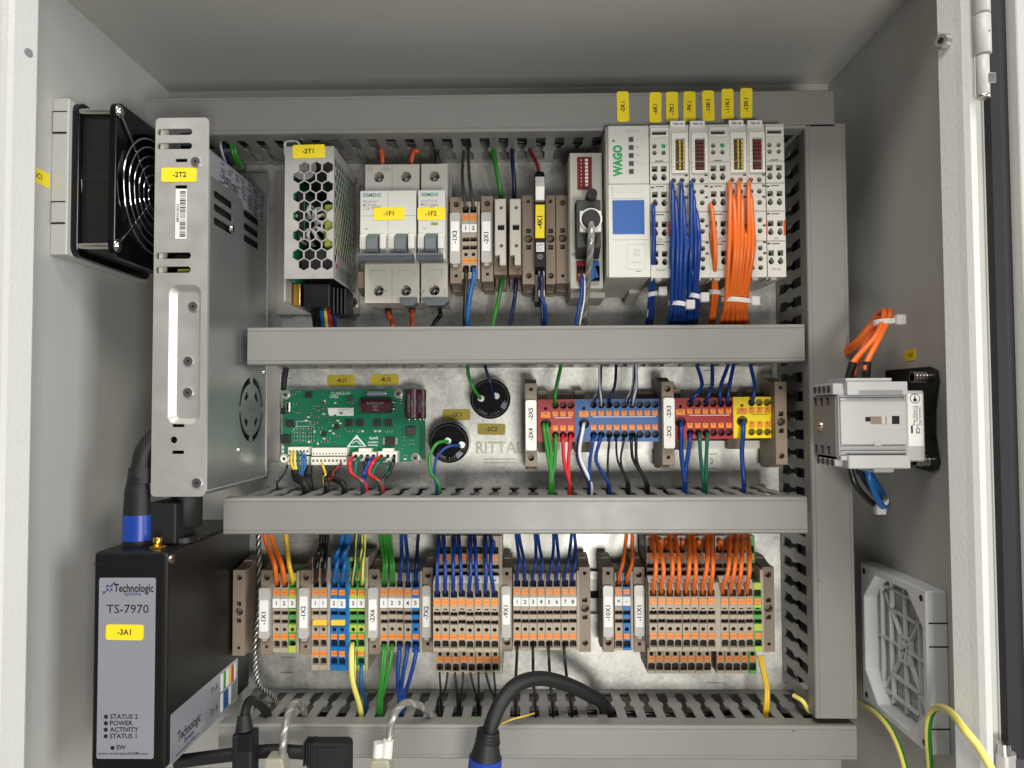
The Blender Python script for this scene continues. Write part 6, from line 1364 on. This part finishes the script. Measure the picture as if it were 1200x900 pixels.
# ---- upper row
def up_top(xt, yt, H, xtop, bow=0, hs=26):
    return mm((xt, yt+1, H-6), (xt+bow*.3, yt-6, H+3), (xt+(xtop-xt)*.5+bow, (yt+175)/2, (H+hs)/2+4))+[(P(xtop, 178, hs)[0], 179.5-3, hs), (P(xtop, 178, hs)[0]+.5, 190, hs-6)]
for xt, xtop, m, lab in ((447.5, 446.5, 'worangd', 'orange wire into the left pole of the two pole breaker'), (482, 489, 'worangd', 'orange wire into the right pole of the two pole breaker'), (511.5, 511, 'wblack', 'black wire into the top of the single pole breaker')):
    W('wire', mm((xt, 196, 26), (xt+.3, 186, 27), ((xt+xtop)/2+.5, 176, 27))+[(P(xtop, 170, 27)[0], 179, 27), (P(xtop, 165, 27)[0], 190, 24)], m, 3.3, lab)
for xt, xtop in ((545.5, 543), (554.8, 549)): W('wire', up_top(xt, 246, HA, xtop, -1.5), 'wgrey', 2.2, '%s dark grey wire into the small terminals beside -1X3' % ('left' if xt < 550 else 'right'), tip=(M['black'], 4))
W('wire', mm((587, 236, 24), (586, 220, 30), (582, 196, 32))+[(P(579, 178, 28)[0], 176, 28), (P(579, 178, 28)[0], 190, 24)], 'wgreen', 3.3, 'green wire down to the left fuse terminal')
W('wire', mm((602.5, 236, 24), (602.5, 215, 30), (602, 195, 32))+[(P(600, 178, 28)[0], 176, 28), (P(600, 178, 28)[0], 190, 24)], 'wnavy', 3.0, 'navy wire down to the right fuse terminal')
W('wire', mm((631.5, 202, 38), (629, 192, 38), (624, 180, 32))+[(P(621, 174, 28)[0], 178, 28), (P(621, 170, 28)[0], 190, 24)], 'wdred', 2.4, 'dark red wire into the top of the slim relay')
def to_mid(xt, yt, H, xb, d_=0):
    return mm((xt, yt-2, H-5), (xt+d_*.4, yt+8, H+3), ((xt+xb)/2+d_, (yt+381)/2, H+1), (xb, 384, max(26, H-6)), (xb, 402, 28))
W('wire', to_mid(455, 364, 22, 460, 1), 'worangd', 3.3, 'orange wire leaving the left pole of the two pole breaker', tip=(M['black'], 5)); W('wire', to_mid(483, 362, 24, 483, 0), 'worangd', 3.3, 'orange wire leaving the right pole of the two pole breaker', tip=(M['black'], 5)); W('wire', to_mid(515, 361, 24, 507, 3), 'wblack', 3.2, 'black wire leaving the single pole breaker')
W('wire', to_mid(546.5, 315, HA, 544.5, -1), 'wblack', 3.0, 'black wire below the small terminal marked 1'); W('wire', to_mid(555.8, 315, HA, 547, 0), 'wsky', 3.2, 'bright blue wire below the small terminal marked 2')
W('wire', to_mid(587.5, 322, 24, 577, 2), 'wgreen', 2.9, 'green wire below the left fuse terminal'); W('wire', to_mid(604, 322, 24, 597, 2), 'wnavy', 2.8, 'navy wire below the right fuse terminal')
W('wire', to_mid(634.5, 319, 46, 635.5, 1), 'wnavy', 2.4, 'upper navy wire out of the slim relay'); W('wire', to_mid(634.5, 343, 44, 639, 2), 'wblue', 2.4, 'lower blue wire out of the slim relay')
W('wire', to_mid(681, 321, 60, 674, 3), 'wblue', 2.2, 'blue wire out of the dark red spring clamp'); W('wire', to_mid(684.5, 321, 60, 679, 2), 'wwhite', 1.0, 'thin white wire beside the blue one at the spring clamp')
W('cable', mm((692.5, 258, 76), (693, 272, 84), (691.5, 300, 78), (689.5, 330, 62), (686, 365, 42), (684, 385, 32), (684, 402, 28)), 'greyjk', 4.2, 'braided round cable hanging from the round bus plug', cat='cable', n=14, sub=10, stripe=(M['silverw'], (0, 1, 5, 6, 10)), twist=.42)
for i, (x, m) in enumerate(((366, 'wblack'), (371, 'wblack'), (374.5, 'wsky'), (379.5, 'wpale'), (384.5, 'wred'), (388, 'wblue'))): W('wire', to_mid(x-(2 if i > 3 else 0), 350, 34, x+3+(i > 3)*2, 0), m, 2.8, ('left black', 'right black', 'light blue', 'pale yellow', 'red', 'dark blue')[i]+' wire below the caged power supply')
# ---- module bundles
def strand(x0_, y0_, pm, pt, pb, m, d, lab, h0=HW):
    "pm, pt, pb: (px, py, h) at the middle, at the tie and where the bundle passes behind the duct"
    mid = [(x0_+(pm[0]-x0_)*.8, y0_+15, (h0+pm[2])/2+3), (pm[0], pm[1], pm[2])] if y0_ < 270 else [((x0_+pt[0])/2, (y0_+pt[1])/2, (h0+pt[2])/2+4)]
    W('wire', mm((x0_, y0_, h0-4), (x0_+(pm[0]-x0_)*.25, y0_+4, h0+3), *mid, pt, ((pt[0]+pb[0])/2, (pt[1]+pb[1])/2, (pt[2]+pb[2])/2), pb, (pb[0], 402, pb[2]-8)), m, d, lab, group='wires of the module bundles')
ys = [212, 225, 238, 258.5, 271.5, 291.5, 304, 314]
def bundle(holes, xm, xt, yt, xb, ncol, m, d, word, sp=(4.9, 4.6, 4.4), hm=77, ht=60, hb=34):
    "holes: list of (px, py); strands are packed in ncol columns, the upper holes feeding the front layers"
    L = math.ceil(len(holes)/ncol)
    for i, (hx, hy) in enumerate(holes):
        lay_, col = divmod(i, ncol); off = (.5 if lay_ % 2 else 0)-.25; up = (L-1-lay_)*2.35; j = rw.uniform(-.5, .5)
        c = col-(ncol-1)/2+off
        strand(hx, hy, (xm+c*sp[0]+j, 292+rw.uniform(-5, 5), hm+up), (xt+c*sp[1]*.93, yt, ht+up), (xb+c*sp[2]*1.06+j, 383, hb+up), m, d+rw.uniform(-.08, .08), '%s strand of the %s counted from the front' % (ORD[i], word))
zip2 = lambda a, b: [q for p in zip(a, b) for q in p]
L_, R_ = [(787.3, y) for y in ys], [(798.3, y) for y in ys[:6]]
hs_ = []
for k in range(4): hs_ += [L_[2*k], L_[2*k+1]]+(R_[2*k:2*k+2] if k < 3 else [])
bundle(hs_, 797, 794.5, 357, 791.5, 4, 'wblue', 2.7, 'wide blue bundle')
bundle([(810.6, y) for y in ys], 815.5, 813, 348, 810, 3, 'wblue', 2.7, 'narrow blue bundle')
bundle([(765, 238), (765, 273)], 770, 765.5, 345, 761, 2, 'wblue', 2.5, 'blue pair beside the bus coupler', hm=76)
strand(765, 276, (767.5, 300, 76), (762, 345, 60), (757.5, 383, 34), 'wwhite', 1.0, 'thin white wire beside the blue pair at the bus coupler')
bundle([(831.8, 238), (831.8, 272.5)], 840.5, 838.5, 343, 834.5, 2, 'worange', 2.7, 'orange pair left of the wide orange bundle', hm=78)
L_, R_ = [(855, y) for y in ys], [(866, y) for y in ys[:5]]
hs_ = []
for k in range(4): hs_ += [L_[2*k], L_[2*k+1]]+(R_[2*k:2*k+2] if k < 3 else [])
hs_ = hs_[:13]
bundle(hs_, 864, 858, 353, 856, 4, 'worange', 2.8, 'wide orange bundle', sp=(5, 4.7, 6.2))
bundle([(878, y) for y in ys[:6]], 880.5, 871, 353, 872.5, 2, 'worange', 2.8, 'outer orange bundle', sp=(5, 3.6, 6))
def tie(px, py, h, rx, rz, head, lab, tilt=0, name='cable_tie', dh=6):
    c = P3(px, py, h); t = Thing(name, lab, 'cable tie', c, 'white nylon cable ties')
    a = math.radians(tilt); ring = []
    for k in range(28):
        v = 2*math.pi*k/28; x = rx*math.cos(v); ring.append((c[0]+x*math.cos(a), c[1]+x*math.sin(a), c[2]+rz*math.sin(v)))
    b = MB()   # flat band
    vs = [(p[0], p[1]+s_, p[2]) for p in ring for s_ in (-1.4, 1.4)]; n_ = 28
    b.add(vs, [(2*k, 2*((k+1) % n_), 2*((k+1) % n_)+1, 2*k+1) for k in range(n_)], M['nylon'], True)
    vs2 = [((p[0]-c[0])*1.08+c[0], p[1], (p[2]-c[2])*1.08+c[2]) for p in vs]; b.add(vs2, [(2*k, 2*((k+1) % n_), 2*((k+1) % n_)+1, 2*k+1) for k in range(n_)], M['nylon'], True)
    t.part('band', b); hx = c[0]+head*rx*math.cos(a); hz = c[1]+head*rx*math.sin(a)
    t.part('lock_head', MB().box(hx-2.6, hx+2.8, hz-2.9, hz+2.9, c[2]+rz*.5, c[2]+rz*.5+4.5, M['nylon']), bevel=.5)
tie(794.5, 357, 64, 5.8, 6.4, 1.1, 'white cable tie round the wide blue bundle', -8); tie(813, 348, 63, 4.6, 5.4, 1.2, 'white cable tie round the narrow blue bundle', -12); tie(764.5, 345, 60, 3.6, 3.6, 1.6, 'clear cable tie round the blue wires beside the coupler', 12)
tie(838.5, 343, 60, 4.2, 3.4, 1.3, 'white cable tie round the two orange wires', -6); tie(864, 353, 64.5, 9.2, 7, 1.0, 'white cable tie round the wide orange bundle', -6)
# ---- right side panel wiring
for i, (xt, hh, d_) in enumerate(((995, 112, 0), (1015, 118, 0))):
    p0 = P3(xt, 441, hh); 
    W('wire', [p0, P3(xt+(1 if i else 5), 424, hh), P3(1027+i*5, 392, 112), P3(1036+i*8, 367, 100), P3(1030+i*6, 368, 88), P3(1010+i*4, 395, 78), P3(990, 412+i*4, 60), P3(975, 418, 45)], 'worange', 3.2, '%s orange wire looping above the main switch' % ORD[i], tip=(M['black'], 8))
W('wire', [P3(1000, 441, 108), P3(1012, 405, 100), P3(1031, 375, 92), P3(1024, 378, 84), P3(1003, 400, 72), P3(988, 410, 56), P3(975, 414, 45)], 'worangd', 3.2, 'third orange wire behind the pair above the main switch')
tie(1037, 377, 104, 6.2, 4.6, 1.0, 'white cable tie round the orange wires above the main switch', 4)
W('wire', [P3(1017, 548, 120), P3(1020, 565, 120), P3(1032, 592, 112), P3(1040, 592, 100), P3(1032, 575, 92), P3(1015, 552, 84), P3(1000, 545, 76)], 'wsky', 3.4, 'light blue wire looping below the main switch')
W('wire', [P3(996, 548, 112), P3(1004, 570, 112), P3(1025, 592, 106), P3(1036, 588, 94), P3(1024, 568, 86), P3(1005, 552, 76)], 'wblack', 3.3, 'black wire looping below the main switch'); W('wire', [P3(1005, 548, 104), P3(1018, 570, 104), P3(1034, 588, 98), P3(1035, 580, 90), P3(1020, 556, 80)], 'wnavy', 3.3, 'navy wire looping below the main switch')
tie(1033, 590, 104, 4.5, 4, -.9, 'white cable tie round the wires below the main switch', 40)
W('wire', [P3(990, 815, 20), P3(1008, 823, 30), P3(1030, 838, 74), P3(1048, 862, 94), P3(1062, 905, 108), P3(1068, 960, 114)], 'wpale', 3.4, 'pale green-yellow wire running below the exhaust filter', stripe=(M['wgreen'], (0, 1)), cat='wire', phase=2.2)
W('wire', [P3(1092, 960, 120), P3(1090, 900, 124), P3(1087, 858, 128), P3(1092, 835, 132), P3(1103, 830, 146), P3(1116, 836, 172), P3(1132, 855, 186), P3(1150, 880, 190), P3(1180, 935, 194)], 'wpale', 3.6, 'green-yellow earth wire arching towards the door hinge', stripe=(M['wgreen'], (5, 6, 7)), phase=1.0)
W('wire', mm((302, 600, 30), (303, 632, 36), (304, 700, 30), (300, 760, 34), (302, 800, 38))+slot4(312, 30), 'darkw', 3.6, 'dark braided sleeve hanging left of the -1X1 holder', cat='cable', n=12, sub=22, stripe=(M['silverw'], (0, 3, 6, 9)), twist=.5)
# ---- foreground cables over the bottom duct
t = Thing('network_cable', 'thick black cable arching over the bottom duct with blue banded plug', 'cable', P3(569, 900, 96))
t.part('cable', MB().tube([(snap(P(722, 836, 36)[0], 80.2), Z4T-8, 30)]+mm((706, 824, 44), (690, 814, 52), (662, 801, 62), (632, 795, 72), (606, 802, 82), (588, 822, 90), (577, 846, 95), (573, 862, 96)), 4.4, M['rubber'], n=18, sub=8), label='thick black cable')
c = P3(571, 862, 96); cc = P3(568.5, 886, 96)
b = MB().frustum(P3(573, 856, 96), P3(571, 868, 96), 6.2, 7.0, M['rubber'], 24).frustum(P3(571, 868, 96), P3(569, 888, 96), 6.6, 9.0, M['rubber'], 24)
for y, r_ in ((858, 6.8), (862, 7.0), (866, 7.2)): b.frustum(P3(572.5, y, 96), P3(572, y+1.6, 96), r_, r_, M['rubber'], 24)
t.part('strain_relief', b); t.part('blue_band', MB().frustum(P3(569, 887, 96), P3(566, 925, 96), 9.6, 9.6, M['bluep'], 28)); t.part('plug_body', MB().frustum(P3(566, 925, 96), P3(565, 960, 96), 8.6, 8.6, M['rubber'], 28))
def data_cable(lab, pts, plug, sleeves=()):
    t = Thing('data_cable', lab, 'cable', pts[-1], 'foreground cables'); t.part('cable', MB().tube(pts, 2.3, M['greyjk'], n=14, sub=9, stripe=(M['silverw'], (0, 1, 6, 7)), twist=.5))
    (xa, ya, xb, yb, h) = plug; A, B, Z0, Z1 = R(xa, ya, xb, yb, h); w_ = B-A
    t.part('plug_body', MB().prism([(A+w_*.1, Z1), (B-w_*.1, Z1), (B, Z1-6), (B, Z0-14), (A, Z0-14), (A, Z1-9)], h-6, h+6, 'h', M['tan']), bevel=1.4, seg=2)
    for (x, y0_, y1_, dx) in sleeves: t.part('white_sleeve', MB().frustum(P3(x, y0_, h), P3(x-dx, y1_, h), 3.0, 3.2, M['white'], 18))
data_cable('grey braided data cable with translucent plug near the black square plug', [(snap(P(356, 838, 44)[0], 80.2), Z4T-8, 38)]+mm((354, 829, 56), (346, 823, 70), (338, 836, 82), (333, 862, 90), (331, 886, 92)), (312, 884, 337, 900, 92))
data_cable('grey braided data cable with two white sleeves above its plug', [(snap(P(515, 838, 44)[0], 80.2), Z4T-8, 38)]+mm((504, 836, 54), (492, 827, 66), (474, 824, 78), (461, 840, 88), (456, 866, 92), (455, 884, 92)), (434, 886, 460, 902, 94), ((444, 870, 888, 1), (455, 867, 888, 2)))
t = Thing('usb_cable', 'black cable with ribbed plug looping at the left end of the bottom duct', 'cable', P3(287, 900, 92))
t.part('cable', MB().tube([(snap(P(316, 838, 44)[0], 80.2), Z4T-8, 38)]+mm((312, 834, 52), (301, 823, 66), (293, 821, 76), (288, 832, 84), (286, 850, 90)), 2.8, M['rubber'], n=14)); 
b = MB().box(*R(275.5, 856, 300, 930, 92), 86, 98, M['rubber'])
t.part('plug_body', b, bevel=2, seg=2); k = MB().frustum(P3(286, 838, 90), P3(286.5, 857, 92), 3.6, 5.2, M['rubber'], 18)
for i in range(7): k.box(*R(278+abs(i-3)*.4, 861+i*3, 297-abs(i-3)*.4, 862.4+i*3, 98), 98, 98.5, M['black'])
t.part('strain_relief', k)
t = Thing('power_cable', 'flat black square plug with cable running along the bottom duct', 'cable', P3(385, 900, 84))
t.part('cable', MB().tube(mm((205, 893, 84), (235, 889, 82), (275, 884, 82), (320, 880, 84), (360, 882, 86)), 3.9, M['rubber'], n=14))
b = MB().prism([(p[0], p[1]) for p in rrect(*[(R(361, 870, 410, 930, 88)[0]+R(361, 870, 410, 930, 88)[1])/2, (R(361, 870, 410, 930, 88)[2]+R(361, 870, 410, 930, 88)[3])/2], R(361, 870, 410, 930, 88)[1]-R(361, 870, 410, 930, 88)[0], R(361, 870, 410, 930, 88)[3]-R(361, 870, 410, 930, 88)[2], 3)], 80, 90, 'h', M['rubber'])
b.prism(rct(*R(372, 878, 405, 930, 90.6)), 90, 90.8, 'h', M['rubber']); t.part('plug_body', b, bevel=.8)
k = MB()
for i in range(4): k.box(*R(356.5+i*3, 868.5, 358.3+i*3, 896, 88), 80.5, 91, M['rubber'])
t.part('grip_rib', k, bevel=.3)
W('wire', mm((588, 848, 66), (600, 843, 68), (615, 839, 62), (626, 836, 50)), 'jump', 1.1, 'short thin yellow wire end lying over the bottom duct')
W('wire', mm((930, 815, 42), (941, 822, 48), (947, 832, 46), (952, 836, 30)), 'wpale', 3.0, 'short pale yellow wire end at the right end of the bottom duct')
# ---- wires lying in the ducts
def lay(x0_, x1_, zlo, zhi, hlo, hhi, cols, vertical=False, words=''):
    for i, (m, d, cn) in enumerate(cols):
        pts = []; n_ = 9
        z = rw.uniform(zlo, zhi); h = hlo+(hhi-hlo)*(i+.5)/len(cols)
        for k in range(n_):
            a = x0_+(x1_-x0_)*k/(n_-1); b_ = min(zhi, max(zlo, z+rw.uniform(-3, 3))); hh = h+rw.uniform(-2.5, 2.5)
            pts.append((b_, a, hh) if vertical else (a, b_, hh))
        W('wire', pts, m, d, '%s %s wire lying inside the %s' % (ORD[i], cn, words), group='wires lying inside the ducts', n=8)
lay(T0+6, T1-6, Z3B+5, Z3T-4, 18, 46, [('wblue', 2.6, 'blue'), ('worange', 2.8, 'orange'), ('wgrey', 2.6, 'dark grey'), ('wblue', 2.8, 'blue'), ('wteal', 2.6, 'dark green'), ('worangd', 2.8, 'orange'), ('wblue', 2.6, 'blue'), ('wnavy', 2.6, 'navy')], words='duct above the lower terminals')
lay(P(280, 870, 40)[0], P(975, 870, 40)[0], Z4B+5, Z4T-3, 22, 54, [('wblack', 3.4, 'black'), ('wgreen', 2.8, 'green'), ('wblue', 2.8, 'blue'), ('wgrey', 3.2, 'grey'), ('wyel', 2.4, 'yellow'), ('wblack', 3.6, 'black'), ('wnavy', 2.8, 'navy'), ('wgreen', 2.6, 'green'), ('wgrey', 3.0, 'grey'), ('wblack', 3.2, 'black')], words='bottom duct')
lay(-185, 172, RX0+5, RX1-5, 14, 46, [('wnavy', 2.8, 'navy'), ('worange', 2.6, 'orange'), ('wblack', 3, 'black'), ('wnavy', 2.8, 'navy'), ('wdred', 2.4, 'dark red'), ('wblue', 2.6, 'blue')], vertical=True, words='vertical duct')
lay(-235, 190, 185, 198, 14, 46, [('wblack', 3, 'black'), ('wnavy', 2.8, 'navy'), ('wgreen', 2.8, 'green'), ('wgrey', 3, 'grey')], words='top duct')
for i, (x, m) in enumerate(((258, 'wwhite'), (261, 'wnavy'), (270, 'wgreen'), (273.5, 'wgreen'))):
    W('wire', mm((x, 158, 34), (x+1, 170, 40), (x+4, 182, 38), (x+10, 196, 30)), m, 2.6, ('white', 'navy', 'first green', 'second green')[i]+' wire under the top duct behind the tall power supply')
bpy.context.view_layer.update()
